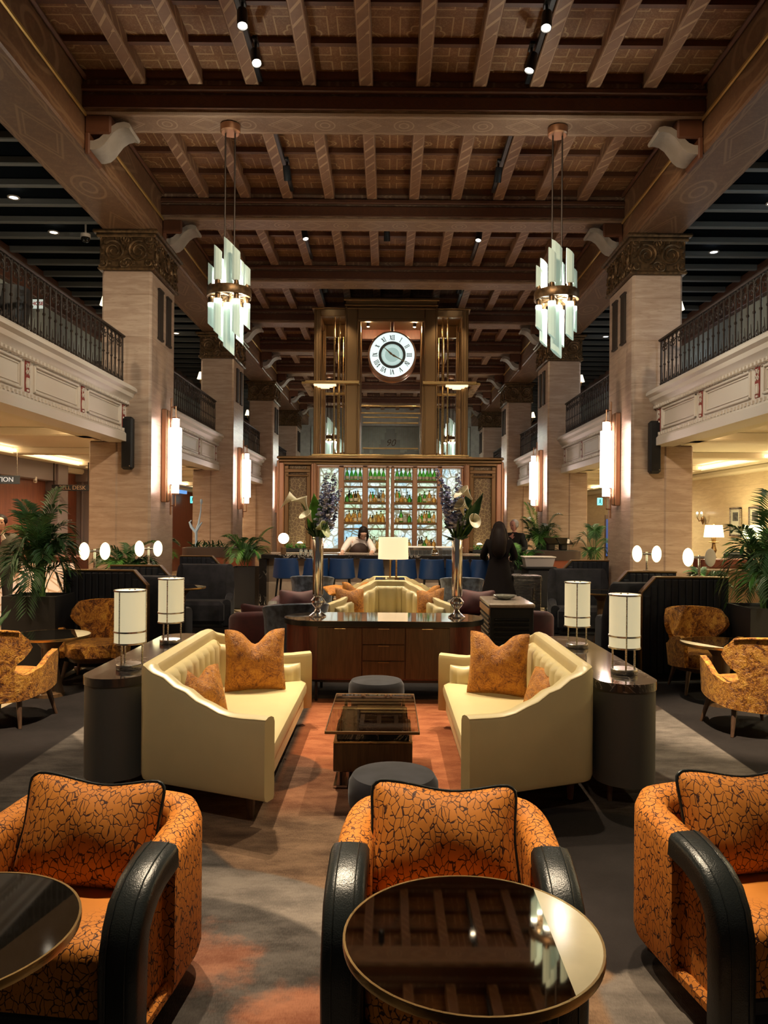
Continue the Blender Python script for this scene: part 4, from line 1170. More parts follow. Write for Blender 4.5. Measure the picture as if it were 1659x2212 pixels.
def tub_cushion(label, chair, rot=0, fab='crackle', dx=0, piped=True, grp='back cushions of the tub armchairs'):
    """a loose cushion leaning on the chair back"""
    mb,ring = pillow_mesh(.52,.385,.17,0,18,.12,.05)
    V = []
    for p in mb.v:
        k = (p.z/.40); d = (p.x/.26)
        z = p.z-.030*max(0,k-.5)*2*math.exp(-((d-.12)/.55)**2)
        y = p.y*(1+.35*(1-k))+.012*math.sin(14*p.x+9*p.z)*(1 if p.y < 0 else .4)*(1-k)*max(0,1-abs(d))
        V.append(Vector((p.x,y,z)))
    mb.v = V
    Mx = chair.matrix_basis @ Matrix.Translation((dx,.045,.372)) @ Matrix.Rotation(R(-17),4,'X') @ Matrix.Rotation(rot,4,'Y')
    o = thing('back_cushion', label, 'cushion', (0,0,0), 0, grp); o.matrix_world = Mx
    mb.build('cushion_cover', M[fab], o, smooth=80)
    if piped:
        rg = []
        for x,y,z in ring:
            k = z/.40; d = x/.26
            rg.append((x,0,z-.030*max(0,k-.5)*2*math.exp(-((d-.12)/.55)**2)))
        MB().tube(rg+[rg[0]],.006,6,False).build('piping', M['blackleather'], o)
    return o
def place_tub(label, clabel, x, y, rz, **k):
    c = tub_chair(label, (x,y,0), rz, **k); c.matrix_basis = Matrix.Translation((x,y,0)) @ Matrix.Rotation(rz,4,'Z')
    return c
t1 = place_tub('orange crackle tub armchair with black leather arms, left of the row in front', '', -1.06, 2.60, R(-7))
t2 = place_tub('orange crackle tub armchair in the middle of the front row, behind the round table', '', .212, 2.56, R(-2))
t3 = place_tub('orange crackle tub armchair with black arms, cut by the right edge', '', 1.345, 2.74, R(10))
tub_cushion('orange crackle cushion with black piping on the left tub armchair', t1, R(1))
tub_cushion('orange crackle cushion with black piping on the middle tub armchair', t2, R(1), dx=-.02)
tub_cushion('orange crackle cushion with black piping on the right tub armchair', t3, R(1))
b1 = place_tub('burgundy tub armchair seen from behind, left of the blue grey chair', '', -1.42, 8.85, PI, fab='burgundy', lea='olive', grp='burgundy tub armchairs')
b2 = place_tub('burgundy tub armchair facing the camera, behind the left silver vase', '', -1.22, 10.35, R(6), fab='burgundy', lea='olive', grp='burgundy tub armchairs')
b3 = place_tub('burgundy tub armchair behind the right silver vase, below the woman', '', 1.22, 10.6, R(-12), fab='burgundy', lea='olive', grp='burgundy tub armchairs')
b4 = place_tub('burgundy tub armchair just behind the ribbed drinks cabinet', '', 1.58, 9.2, PI, fab='burgundy', lea='olive', grp='burgundy tub armchairs')
for c,l in ((b1,'burgundy cushion showing over the chair back left of the blue grey chair'),(b2,'burgundy cushion on the armchair behind the left silver vase'),(b3,'burgundy cushion on the armchair behind the right silver vase')):
    tub_cushion(l, c, 0, 'burgundy', 0, False, 'burgundy cushions')

# ---- crushed velvet wing chairs
def wing_chair(label, loc, rotz):
    r = thing('wing_armchair', label, 'armchair', loc, rotz, 'crushed velvet wing armchairs')
    RX, RY = .335, .33
    def pt(th,z,extra=0):
        k = 1+.22*(z-.40)+extra
        return (RX*k*math.sin(th), RY*k*math.cos(th)+.06*(z-.4), z)
    def upper(u,v):
        z = lerp(.40,.80,v)
        tm_ = interp([.40,.46,.52,.60,.66,.72,.80],[46,45,48,62,70,66,54],z)
        th = R(lerp(-tm_,tm_,u)); zz = z-.025*v*abs(2*u-1)**3*(1)
        return pt(th,zz)
    MB().sheet(upper,26,12,.05).build('wing_back', M['velvet'], r, smooth=60)
    def lower(u,v):
        a = abs(2*u-1); th = R(lerp(-128,128,u)); deg = abs(math.degrees(th))
        top = interp([0,45,60,85,112,124,128],[.47,.46,.43,.47,.565,.575,.53],deg)
        bot = interp([0,50,90,128],[.215,.225,.25,.275],deg)
        x,y,z = pt(th,lerp(bot,top,v),0)
        if deg > 95: y -= .10*(deg-95)/33; x *= 1+.06*(deg-95)/33
        return (x,y,z)
    MB().sheet(lower,44,8,.048).build('arm_shell', M['velvet'], r, smooth=60)
    MB().lathe([(.001,.26),(.27,.26),(.30,.28),(.305,.36),(.29,.40),(.22,.415),(.001,.42)],(0,-.06,0),28).build('seat_cushion', M['velvet'], r)
    MB().lathe([(.001,.22),(.26,.22),(.28,.262),(.001,.263)],(0,-.04,0),24).build('seat_frame', M['legwood'], r)
    for sx_,sy_ in ((-1,-1),(1,-1),(-1,1),(1,1)):
        MB().cyl((sx_*.22,sy_*.20-.06,.235),(sx_*.265,sy_*.25-.06,0.012),.024,.013,10).build('leg', M['legwood'], r)
    MB().tube([(pt(R(a),.80-.025*abs(a/54)**3)[0],pt(R(a),.80)[1]+.0,.803-.025*abs(a/54)**3) for a in range(-52,53,4)],.008,6).build('piping', M['velvet'], r)
    return r
wing_chair('orange crushed velvet wing chair before the left dark booth panel, facing the camera', (-3.02,7.98,0), R(3))
wing_chair('orange crushed velvet wing chair at the left edge, seen from behind', (-3.12,6.25,0), R(172))
wing_chair('orange crushed velvet wing chair before the right dark booth panel, facing the camera', (3.16,7.70,0), R(-2))
wing_chair('golden orange crushed velvet wing chair at the right edge, seen from behind', (2.93,6.15,0), R(184))

# ---- blue grey barrel chairs
def barrel_chair(label, loc, rotz):
    r = thing('barrel_chair', label, 'armchair', loc, rotz, 'blue grey velvet barrel chairs')
    def fn(u,v):
        th = R(lerp(-120,120,u)); a = abs(2*u-1); top = .80-.10*a**2; z = lerp(.18,top,v); k = 1+.18*(z-.3)+.10*max(0,v-.85)*3
        return (.31*k*math.sin(th), .31*k*math.cos(th)-(.10*(a-.7)/.3 if a > .7 else 0), z)
    MB().sheet(fn,30,10,.06).build('barrel_back', M['bluevelvet'], r, smooth=60)
    MB().lathe([(.001,.20),(.27,.20),(.285,.26),(.285,.40),(.25,.43),(.001,.44)],(0,-.04,0),24).build('seat', M['bluevelvet'], r)
    MB().tube([(.31*1.10*math.sin(R(a)),.31*1.10*math.cos(R(a)),.812-.10*(abs(a)/120)**2) for a in range(-110,111,10)],.014,8).build('top_roll', M['bluevelvet'], r)
    MB().lathe([(.001,0),(.22,0),(.22,.02),(.04,.03),(.035,.2),(.001,.2)],n=20).build('swivel_base', M['blackm'], r)
    return r
barrel_chair('blue grey crushed velvet barrel chair just left of the oval sideboard', (-.98,8.18,0), R(200))
barrel_chair('blue grey barrel chair behind the left silver vase, near the bar', (-1.22,12.35,0), R(180))
barrel_chair('blue grey barrel chair behind the right silver vase, near the bar', (1.18,12.25,0), R(175))

# ---- round pedestal tables
def round_table(label, loc, rad, h, ang, inl='inlay', top='mirrortop', col_='walnut', n=64):
    r = thing('round_table', label, 'table', loc, ang, 'round pedestal tables with inlaid tops')
    c = rad*.63; a0 = math.degrees(math.acos(c/rad))
    P = arc(0,0,rad-.006,a0,360-a0,n); MB().prism(P,h-.018,h).build('tabletop', M[top], r)
    P2 = arc(0,0,rad-.006,-a0,a0,20); MB().prism(P2,h-.018,h).build('top_inlay', M[inl], r)
    MB().lathe([(rad-.02,h-.024),(rad-.002,h-.022),(rad,h-.012),(rad-.001,h+.001),(rad-.007,h+.001),(rad-.007,h-.018)],n=n).build('edge_band', M['brassl'], r)
    MB().lathe([(.001,h-.025),(rad*.9,h-.03),(rad*.35,h-.06),(rad*.22,h-.12),(rad*.20,h*.5),(rad*.28,.14),(rad*.34,.05),(rad*.36,.045),(rad*.36,.012),(.001,.012)],n=36).build('pedestal', M[col_], r)
    return r
round_table('round mirrored black table with a cream segment, in front of the middle tub armchair', (.216,1.905,0), .322, .629, 0)
round_table('round dark table cut by the left edge, in front of the left tub armchair', (-1.10,1.905,0), .322, .629, R(-12), 'darkinlay', 'glossblack')
round_table('round dark table with a pale segment between the left velvet wing chairs', (-3.16,7.18,0), .36, .585, R(25), 'inlay', 'glossblack')
round_table('round dark table with a pale segment between the right velvet wing chairs', (3.06,7.02,0), .36, .585, R(205), 'inlay', 'glossblack')
round_table('round dark table with a pale tip inside the left booth', (-2.98,11.0,0), .36, .72, R(20), 'inlay', 'glossblack')
round_table('round dark table inside the right booth', (3.0,10.7,0), .36, .72, R(160), 'inlay', 'glossblack')

# ---- poufs
def pouf(label, loc, rad, h):
    r = thing('pouf', label, 'pouf', loc, 0, 'charcoal velvet poufs')
    MB().lathe([(.001,.0125),(rad*.86,.0125),(rad*.9,.03),(rad*.9,h-.16),(rad*.94,h-.15)],n=40).build('pouf_body', M['greyvelvet'], r)
    MB().lathe([(rad*.90,h-.155),(rad*.99,h-.145),(rad,h-.10),(rad*.985,h-.045),(rad*.90,h-.012),(rad*.6,h),(.001,h+.004)],n=40).build('pouf_cushion', M['greyvelvet'], r)
    MB().tube([(rad*.955*math.cos(a),rad*.955*math.sin(a),h-.15) for a in [k*PI/24 for k in range(49)]],.007,6,False).build('piping', M['blackm'], r)
    return r
pouf('large charcoal velvet pouf at the near end of the glass coffee table', (.035,3.80,0), .225, .42)
pouf('charcoal velvet pouf at the far end of the glass coffee table', (-.085,6.08,0), .222, .42)

# ---- glass coffee table
r = thing('coffee_table', 'low rectangular glass topped coffee table between the two cream sofas', 'table', (-.085,4.98,0))
MB().box(-.275,.275,-.50,.50,.42,.432,.003).build('glass_top', M['smokeglass'], r)
mb = MB()
for (x0,x1,y0,y1) in ((-.278,.278,-.504,-.497),(-.278,.278,.497,.504),(-.279,-.273,-.5,.5),(.273,.279,-.5,.5)): mb.box(x0,x1,y0,y1,.416,.434,.002)
mb.build('top_rim', M['brass'], r)
MB().box(-.245,.245,-.24,.26,.11,.29,.006).build('box_body', M['walnut'], r)
MB().box(-.245,.245,-.245,.265,.288,.302,.003).build('brass_band', M['brassl'], r)
MB().box(-.225,.225,-.22,.44,.303,.345,.004).build('inner_shelf', M['blackmarble'], r)
for s in (-1,1):
    MB().box(s*.245,s*.155,-.245,.265,.0125,.03,.003).build('foot_plate', M['chrome'], r)
    MB().box(s*.205,s*.19,-.225,.225,.03,.112,.002).build('foot_web', M['blackm'], r)
    for y in (-.16,.12,.36): MB().cyl((s*.2,y,.30),(s*.2,y,.425),.011,n=10).build('post', M['brass'], r)
for y in (.30,.36): MB().box(-.12,.2,y,y+.012,.36,.372,.002).build('cross_bar', M['brassl'], r)

# ---- oval sideboard
r = thing('sideboard', 'oval walnut sideboard with a mirror like top carrying two silver vases', 'sideboard', (-.035,7.35,0))
MB().prism(stadium(-.955,.955,-.355,.355,.354,14),.705,.752).build('dark_edge', M['blackm'], r)
MB().prism(stadium(-.945,.945,-.345,.345,.344,14),.7515,.756).build('glass_top', M['reflect'], r)
MB().prism(stadium(-.93,.93,-.33,.33,.329,14),.215,.705).build('rounded_body', M['mahog'], r)
for s in (-1,1): MB().box(s*.605,s*.20,-.345,-.325,.225,.695,.004).build('door', M['walnut'], r)
for (z0,z1) in ((.545,.695),(.395,.54),(.225,.39)):
    d_ = MB().box(-.193,.193,-.347,-.325,z0,z1,.004).build('drawer', M['walnut'], r); MB().box(-.05,.05,-.358,-.345,z1-.012,z1-.006,.001).build('pull', M['brassl'], d_)
for s in (-1,1): MB().box(s*.40-.05,s*.40+.05,-.358,-.343,.683,.689,.001).build('pull', M['brassl'], r)
MB().prism(stadium(-.80,.80,-.30,.30,.29,10),.185,.217).build('plinth_frame', M['blackm'], r)
for x in (-.62,.60):
    for y in (-.28,.28): MB().rbox((x,y,.10),(.028,.028,.18),.006).build('leg', M['blackm'], r)

# ---- ribbed drinks cabinet
r = thing('drinks_cabinet', 'black ribbed drinks cabinet with a pale stone top, right of the oval sideboard', 'cabinet', (1.265,8.2,0))
MB().box(-.235,.235,-.42,.42,.80,.845,.012).build('stone_top', M['palemarble'], r); MB().box(-.222,.222,-.405,.405,.012,.80,.01).build('cabinet_body', M['black'], r)
for k in range(12):
    z = .12+k*.05; mb = MB(); mb.box(-.18,.18,-.42,-.40,z,z+.022,.006); mb.build('front_rib', M['blackm'], r)
    mb = MB(); mb.box(-.235,-.22,-.36,.36,z,z+.022,.006); mb.build('side_rib', M['brass'], r)
MB().box(-.235,-.22,-.40,.40,.72,.79,.004).build('side_band', M['copper'], r)
r = thing('glass_dish', 'small cut glass dish on the pale stone top of the drinks cabinet', 'dish', (1.26,8.25,.846))
MB().lathe([(.001,.0),(.06,.0),(.11,.02),(.13,.045),(.125,.045),(.10,.022),(.05,.006),(.001,.006)],n=24).build('dish_bowl', M['clearbottle'], r)
MB().lathe([(.035,.006),(.045,.02),(.045,.03),(.001,.035)],n=14).build('dish_insert', M['silver'], r)

# ---- lamp consoles behind the two sofas
def console(label, xi, xo, y0, y1):
    s = 1 if xo > xi else -1; w = abs(xo-xi); r = thing('console_cabinet', label, 'console', ((xi+xo)/2,0,0), 0, 'marble topped lamp consoles')
    rr = w/2-.001
    MB().prism(stadium(-w/2,w/2,y0,y1,rr,12),.672,.722).build('marble_top', M['brownmarble'], r)
    MB().prism(stadium(-w/2+.006,w/2-.006,y0+.006,y1-.006,rr-.006,12),.115,.672).build('cabinet_body', M['olive'], r)
    for y in (y0+.28,y1-.28): MB().rbox((s*(w/2+.012),y,.30),(.024,.05,.575),.008).build('side_fin', M['brass'], r)
    for y in (y0+.10,y1-.1):
        for sx_ in (-.6,.6): MB().cyl((sx_*w/2,y,.12),(sx_*w/2,y,.012),.018,.014,8).build('leg', M['legwood'], r)
    return r
console('dark olive marble topped console with two lamps behind the left sofa', -1.475, -1.845, 4.50, 6.40)
console('dark olive marble topped console with two lamps behind the right sofa', 1.255, 1.625, 4.46, 6.40)
M['shade'] = plain('lit linen shade', (.62,.58,.46), .7, emit=(1,.85,.50), es=.42)
M['shadeend'] = plain('lit shade diffuser', (.8,.75,.6), .7, emit=(1,.9,.62), es=1.0)
def table_lamp(label, loc, rz=0):
    r = thing('table_lamp', label, 'lamp', loc, rz, 'cylinder lamps on the consoles')
    MB().lathe([(.001,0),(.080,0),(.082,.004),(.082,.030),(.078,.034),(.001,.034)],n=32).build('lamp_base', M['steel'], r)
    MB().lathe([(.094,.165),(.094,.495)],n=40,caps=False).build('lamp_shade', M['shade'], r)
    MB().lathe([(.001,.170),(.092,.170),(.092,.173),(.001,.173)],n=32).build('bottom_diffuser', M['shadeend'], r)
    MB().lathe([(.001,.490),(.092,.490),(.092,.493),(.001,.493)],n=32).build('top_diffuser', M['shadeend'], r)
    for z in (.160,.232,.488): MB().lathe([(.094,z),(.0985,z),(.0985,z+.010),(.094,z+.010)],n=40,caps=False).build('shade_ring', M['steel'], r)
    for k in range(3):
        a = R(k*120+250); x,y = .0985*math.cos(a),.0985*math.sin(a)
        MB().cyl((x*.78,y*.78,.03),(x*.78,y*.78,.165),.006,n=8).build('leg', M['steel'], r); MB().cyl((x,y,.16),(x,y,.497),.0045,n=6).build('shade_rod', M['steel'], r)
    for a in (0.5,2.0): MB().sphere((.03*math.cos(a),.03*math.sin(a),.497),.007,8,6).build('finial', M['steel'], r)
    return r
table_lamp('cylinder table lamp nearest on the left console, by the sofa corner', (-1.625,4.83,.7225))
table_lamp('cylinder table lamp further back on the left console', (-1.655,5.85,.7225), R(20))
table_lamp('cylinder table lamp nearest on the right console, by the sofa corner', (1.485,4.80,.7225), R(10))
table_lamp('cylinder table lamp further back on the right console', (1.435,5.80,.7225), R(5))
r = thing('drum_lamp', 'lamp with a wide cream drum shade on two brass poles behind the middle sofa', 'lamp', (.075,11.24,.847))
for x in (-.045,.045): MB().cyl((x,0,.0),(x,0,.36),.014,n=10).build('pole', M['brassl'], r)
MB().box(-.09,.09,-.05,.05,0,.012,.003).build('lamp_base', M['brass'], r)
MB().lathe([(.222,.285),(.214,.60)],n=40,caps=False).build('lamp_shade', plain('lit cream drum shade', (.8,.68,.5), .7, emit=(1,.74,.42), es=.85), r)
MB().lathe([(.001,.59),(.212,.59),(.212,.593),(.001,.593)],n=32).build('top_diffuser', M['shadeend'], r); MB().lathe([(.001,.29),(.219,.29),(.219,.293),(.001,.293)],n=32).build('bottom_diffuser', M['shadeend'], r)

# ---- dark booths
def booth(side, ys):
    s = -1 if side == 'left' else 1
    nms = ['nearest','middle','farthest']
    for i,(y,xa,xb) in enumerate(ys):
        r = thing('booth_divider', f'{nms[i]} tall black channelled booth divider with a brass edge on the {side} side', 'booth divider', (XC,y,0), 0, 'black booth dividers')
        a, b = (s*xb, s*xa); zt = 1.095
        P = [(s*xa,.012),(s*xa,.93),(s*(xa+.15),zt),(s*xb,zt),(s*xb,.012)]
        MB().extr(P,'y',-.03,.05).build('panel_board', M['blackvelvet'], r)
        n = int((xb-xa-.04)/.075)
        for k in range(n):
            x0 = xa+.02+k*.075; h = .90 if x0 < xa+.04 else min(zt-.02, .93+(x0-xa)*1.1-.03)
            MB().rbox((s*(x0+.0375),-.032,(h+.06)/2),(.071,.03,h-.06),.012).build('channel', M['blackvelvet'], r)
        w = .012
        ed = [(s*xa,.012),(s*xa,.93),(s*(xa+.15),zt),(s*xb,zt)]
        mb = MB()
        for (p,q) in zip(ed[:-1],ed[1:]):
            p,q = Vector((p[0],0,p[1])),Vector((q[0],0,q[1])); c_ = (p+q)/2; d_ = q-p
            mb.rbox((c_.x,.01,c_.z),(d_.length+.012,.10,.018),.003,d_.to_track_quat('X','Z').to_matrix())
        mb.build('brass_edge', M['brass'], r)
        if i < 2: MB().box(s*(xa+.25),s*xb,.05,.24,1.06,1.094,.004).build('lamp_ledge', M['brass'], r)
booth('left', [(8.67,2.75,3.69),(9.66,2.75,3.52),(12.5,2.75,3.42)])
booth('right', [(8.24,2.69,3.62),(9.2,2.69,3.42),(12.0,2.69,3.42)])
def booth_seat(label, cx, y, rot, w, hb, arm):
    r = thing('banquette', label, 'booth seat', (cx,y,0), rot, 'charcoal velvet booth seats')
    path = round_path([(w/2,-.30),(w/2,.10),(-w/2,.10),(-w/2,-.30)],.16,8,.08); S = arclen(path); T = S[-1]
    zt = [interp([0,.25,.45,1],[arm,arm+.02,hb,hb],min(s_,T-s_)/(T/2)) for s_ in S]
    wall_loft(MB(),path,.13,.03,zt,.05).build('booth_back', M['greyvelvet'], r)
    MB().rbox((0,-.17,.24),(w-.2,.5,.36),.06).build('seat_cushion', M['greyvelvet'], r)
    MB().rbox((0,-.15,.045),(w-.22,.42,.065),.01).build('plinth', M['black'], r)
    return r
booth_seat('charcoal velvet booth seat seen from behind, between the left dark dividers', -3.0, 9.02, PI, 1.25, 1.02, .62)
booth_seat('charcoal velvet booth seat facing the camera at the far left divider', -2.93, 12.28, 0, .95, .98, .44)
booth_seat('charcoal velvet booth seat seen from behind, between the right dark dividers', 3.0, 8.56, PI, 1.2, 1.02, .62)
booth_seat('charcoal velvet booth seat facing the camera at the far right divider', 2.92, 11.78, 0, .95, .98, .44)
def disc_lamp(label, loc, rz, off=False):
    r = thing('disc_lamp', label, 'lamp', loc, rz, 'twin disc lamps on the booths')
    MB().cyl((0,0,.0),(0,0,.235),.013,n=10).build('post', M['steel'], r); MB().lathe([(.001,0),(.04,0),(.04,.01),(.001,.012)],n=18).build('lamp_base', M['steel'], r)
    MB().cyl((-.09,0,.21),(.09,0,.21),.016,n=10).build('cross_arm', M['steel'], r)
    g = m_glow('warm disc glow', (1,.86,.45), 2.6)
    for s in (-1,1):
        Rm = Matrix.Rotation(s*R(57),3,'Z') @ Matrix.Rotation(PI/2,3,'X')
        m_ = plain('unlit frosted disc', (.45,.40,.36), .6) if (off and s > 0) else g
        MB().lathe([(.001,.0),(.06,.004),(.098,.0),(.102,-.006),(.098,-.012),(.001,-.016)],(s*.118,0,.21),28,Rm).build('disc', m_, r)
    return r
disc_lamp('twin disc lamp on the left booth in front of the pale pier', (XC-3.42,8.85,1.0945), R(21))
disc_lamp('twin disc lamp on the left booth in front of the leafy palm', (XC-3.10,9.82,1.0945), R(18))
disc_lamp('twin disc lamp, both discs lit, on the right booth at the pillar foot', (XC+3.13,9.36,1.0945), R(-18))
disc_lamp('twin disc lamp with one unlit disc on the nearest right booth', (XC+3.38,8.40,1.0945), R(-22), True)

# ---- rust planter cabinets and service things near the bar
def planter_cab(label, x0, x1, y0, y1):
    r = thing('planter_cabinet', label, 'planter', ((x0+x1)/2,(y0+y1)/2,0), 0, 'rust planter cabinets')
    w,d = x1-x0,y1-y0
    MB().prism(stadium(-w/2,w/2,-d/2,d/2,.18,8),.16,.93).build('cabinet_body', M['rustlaq'], r); MB().prism(stadium(-w/2-.015,w/2+.015,-d/2-.015,d/2+.015,.19,8),.93,1.12).build('trough', M['browncap'], r)
    MB().prism(stadium(-w/2+.04,w/2-.04,-d/2+.04,d/2-.04,.14,8),1.12,1.125).build('soil', M['soil'], r)
    MB().prism(stadium(-w/2+.06,w/2-.06,-d/2+.06,d/2-.06,.12,8),.13,.165).build('plinth', M['blackm'], r)
    for x in (-w/2+.25,w/2-.25):
        for y in (-d/2+.12,d/2-.12): MB().rbox((x,y,.065),(.03,.03,.13)).build('leg', M['blackm'], r)
planter_cab('rust lacquered planter cabinet left of the bar, with low green plants on top', -4.25,-2.82,15.7,16.4)
planter_cab('rust lacquered planter cabinet right of the bar, behind the service trolley', 2.95,3.92,15.5,16.2)
r = thing('service_trolley', 'black service trolley with a tub on it, right of the woman', 'trolley', (2.72,13.9,0))
MB().box(-.27,.27,-.35,.35,.86,.90,.01).build('trolley_top', M['blackm'], r); MB().box(-.24,.24,-.32,.32,.18,.86,.02).build('trolley_body', M['black'], r); MB().box(-.12,.02,-.33,-.318,.66,.70,.003).build('handle', M['steel'], r)
for x in (-.2,.2):
    for y in (-.26,.26): MB().cyl((x-.015,y,.07),(x+.015,y,.07),.06,n=14).build('wheel', M['blackm'], r); MB().cyl((x,y,.08),(x,y,.18),.018,n=8).build('caster_fork', M['steel'], r)
r = thing('storage_tub', 'clear plastic tub of glassware on the black service trolley', 'box', (2.72,13.9,.9005))
mb = MB(); mb.rings([[(sx_*w,sy_*d,z) for sx_,sy_ in ((-1,-1),(1,-1),(1,1),(-1,1))] for w,d,z in ((.24,.15,0),(.275,.18,.16),(.268,.174,.16),(.234,.145,.008))]); mb.build('tub', plain('milky plastic', (.62,.56,.53), .25, trans=.45), r)
MB().rbox((0,0,.168),(.58,.39,.02),.006).build('lid', M['white'], r)
r = thing('steel_cabinet', 'low stainless steel cabinet right of the woman in the dark dress', 'cabinet', (2.32,13.0,0))
MB().box(-.24,.24,-.25,.25,.76,.80,.008).build('worktop', M['steel'], r); MB().box(-.23,.23,-.24,.24,.06,.76,.006).build('cabinet_body', M['steel'], r); d_ = MB().box(-.16,.12,-.255,-.24,.1,.73,.004).build('door', M['steel'], r); MB().box(.08,.10,-.28,-.255,.4,.6,.004).build('handle', M['chrome'], d_)
for x in (-.2,.2):
    for y in (-.2,.2): MB().cyl((x,y,.012),(x,y,.065),.02,n=8).build('foot', M['blackm'], r)
for i,(x,y) in enumerate(((3.35,15.45),(3.62,15.52))):
    r = thing('order_terminal', ['left','right'][i]+' of two slanted black order terminals on the right planter cabinet', 'terminal', (x,y+.35,1.1255), R(20), 'order terminals')
    MB().rbox((0,0,.09),(.16,.12,.18),.02).build('terminal_stand', M['blackm'], r); MB().rbox((0,-.05,.19),(.32,.03,.22),.01,Matrix.Rotation(R(-55),3,'X')).build('screen', M['glossblack'], r)
# ------------------------------------------------------------------ plants and flowers
def frond(mb, base, az, length, rise, droop, leaf_len, nleaf=24, w=.010):
    pts = []
    d = Vector((math.cos(az),math.sin(az),0))
    for k in range(13):
        t = k/12
        pts.append(Vector(base)+d*(length*(t**1.15)*.75)+Vector((0,0,rise*t-droop*t**2.6)))
    mb.tube(pts,[.007*(1-.75*k/12) for k in range(13)],4)
    for k in range(nleaf):
        t = .30+.70*k/(nleaf-1); f = t*12; i = min(int(f),11); p = pts[i].lerp(pts[i+1],f-i); tg = (pts[i+1]-pts[i]).normalized()
        sd = tg.cross(Vector((0,0,1)));  sd = sd.normalized() if sd.length > 1e-4 else Vector((1,0,0)); up = sd.cross(tg)
        L = leaf_len*(1-.55*abs(t-.55)/.45)*rnd.uniform(.85,1.1)
        for s in (-1,1):
            dr = (tg*.75+sd*s*.75+up*.18).normalized()
            a = p; b = p+dr*L*.5+Vector((0,0,-.02*L)); c = p+dr*L+Vector((0,0,-.28*L))
            wv = dr.cross(up).normalized()*w
            th = up*.0015
            mb.add([a,b+wv+th,c,b-wv+th,b-th*2],[(0,1,2,4),(0,4,2,3)])
def palm(label, loc, n, L, rise, leaf, pot=None, grp='palms', nst=0, mat_='leaf', spread=.06, name='potted_palm', sd=1):
    global rnd; keep = rnd; rnd = random.Random(sd)
    r = thing(name, label, 'plant', loc, 0, grp); zb_ = 0
    if pot:
        w,d,h = pot; zb_ = h-.03
        mb = MB(); mb.rings([[(sx_*a,sy_*b,z) for sx_,sy_ in ((-1,-1),(1,-1),(1,1),(-1,1))] for a,b,z in ((w/2-.01,d/2-.01,.012),(w/2,d/2,.03),(w/2,d/2,h),(w/2-.02,d/2-.02,h),(w/2-.025,d/2-.025,h-.05))]); mb.build('planter', M['black'], r, smooth=20)
        MB().box(-w/2+.025,w/2-.025,-d/2+.025,d/2-.025,h-.06,h-.035).build('soil', M['soil'], r)
    A = MB(); B = MB(); C = MB()
    for k in range(n):
        az = 2*PI*k/n*2.4+rnd.uniform(-.4,.4); t = k/n
        b = (rnd.uniform(-spread,spread),rnd.uniform(-spread,spread),zb_+rnd.uniform(0,.25)*rise)
        if nst: C.tube([(b[0]*.8,b[1]*.8,zb_-.02),b],[.013,.010],5)
        frond(A if rnd.random() < .7 else B, b, az, L*rnd.uniform(.65,1.05), rise*rnd.uniform(.7,1.1)*(1-.35*t+.35*(k%3==0)), rise*rnd.uniform(.35,.75), leaf)
    A.build('fronds', M['leaf'], r, recalc=False); B.build('bright_fronds', M['leafl'], r, recalc=False)
    if nst: C.build('canes', M['stem'], r)
    rnd = keep; return r
def blade_leaf(mb, base, az, L, W, rise, bend, curl=.25, n=8):
    d = Vector((math.cos(az),math.sin(az),0)); sd = Vector((-d.y,d.x,0))
    def fn(u,v):
        t = v; w = W*(math.sin(PI*min(1,t*.97+.03)**.75))*(1 if t < .97 else .3); a = u*2-1
        c = Vector(base)+d*(L*math.sin(min(t*bend,2.2))/bend*1.0)+Vector((0,0,rise*t-(L*.35)*(t**2.2)*(bend-.4)))
        c = c+sd*(a*w)+Vector((0,0,abs(a)**1.6*curl*w+.006*math.sin(t*22+abs(a)*3)*(abs(a))))
        return c
    mb.sheet(fn,6,n,.003)
palm('tall leafy palm in a black square planter at the left edge', (-3.74,8.22,0), 34, .50, 1.16, .27, (.56,.50,.86), nst=1, sd=4)
palm('tall palm in a black square planter at the right edge', (3.85,7.75,0), 30, .56, 1.20, .30, (.62,.55,.85), nst=1, sd=9)
r = thing('broadleaf_plant', 'low dark broad leaved plant at the left edge beside the planter', 'plant', (-3.80,7.25,0), 0)
MB().box(-.16,.16,-.16,.16,.012,.55,.01).build('planter', M['black'], r)
A = MB()
for k in range(11): blade_leaf(A,(0,0,.52),k*2.4,rnd.uniform(.20,.32),.05,rnd.uniform(.10,.42),rnd.uniform(.7,1.3))
A.build('leaves', M['leafdk'], r)
palm('leafy palm behind the left booths, before the first pillar', (-3.55,10.35,0), 22, .60, .72, .26, (.5,.4,.80), sd=12)
palm('small palm left of the first planter cabinet', (-4.55,14.9,0), 14, .55, .75, .28, (.45,.45,.80), sd=15)
palm('palm at the left end of the bar beside the globe lamp', (-2.75,14.75,0), 18, .62, .78, .30, (.46,.46,.80), sd=17)
palm('tall palm on the right of the bar in front of a pillar', (3.30,16.62,0), 22, .50, 1.0, .34, (.5,.45,.95), sd=21)
palm('thin pale palm right of the order terminals', (4.25,15.85,0), 10, .50, 1.05, .30, (.4,.4,.85), sd=25)
palm('bushy palm between the standing woman and the trolley', (2.62,15.2,0), 22, .55, .55, .26, (.5,.4,.75), sd=27)
palm('small fern palm beside the nearest right booth lamp', (3.95,9.5,0), 10, .35, .45, .18, (.36,.36,.82), sd=29)
r = thing('low_planting', 'row of low green plants in the left planter cabinet', 'plant', (-3.5,16.05,1.126))
A = MB(); random.seed(4)
for k in range(60): blade_leaf(A,(random.uniform(-.6,.6),random.uniform(-.18,.18),0),random.uniform(0,6.3),random.uniform(.12,.22),.016,random.uniform(.08,.2),1.0,n=4)
A.build('leaves', M['leaf'], r); r['kind'] = 'thing'
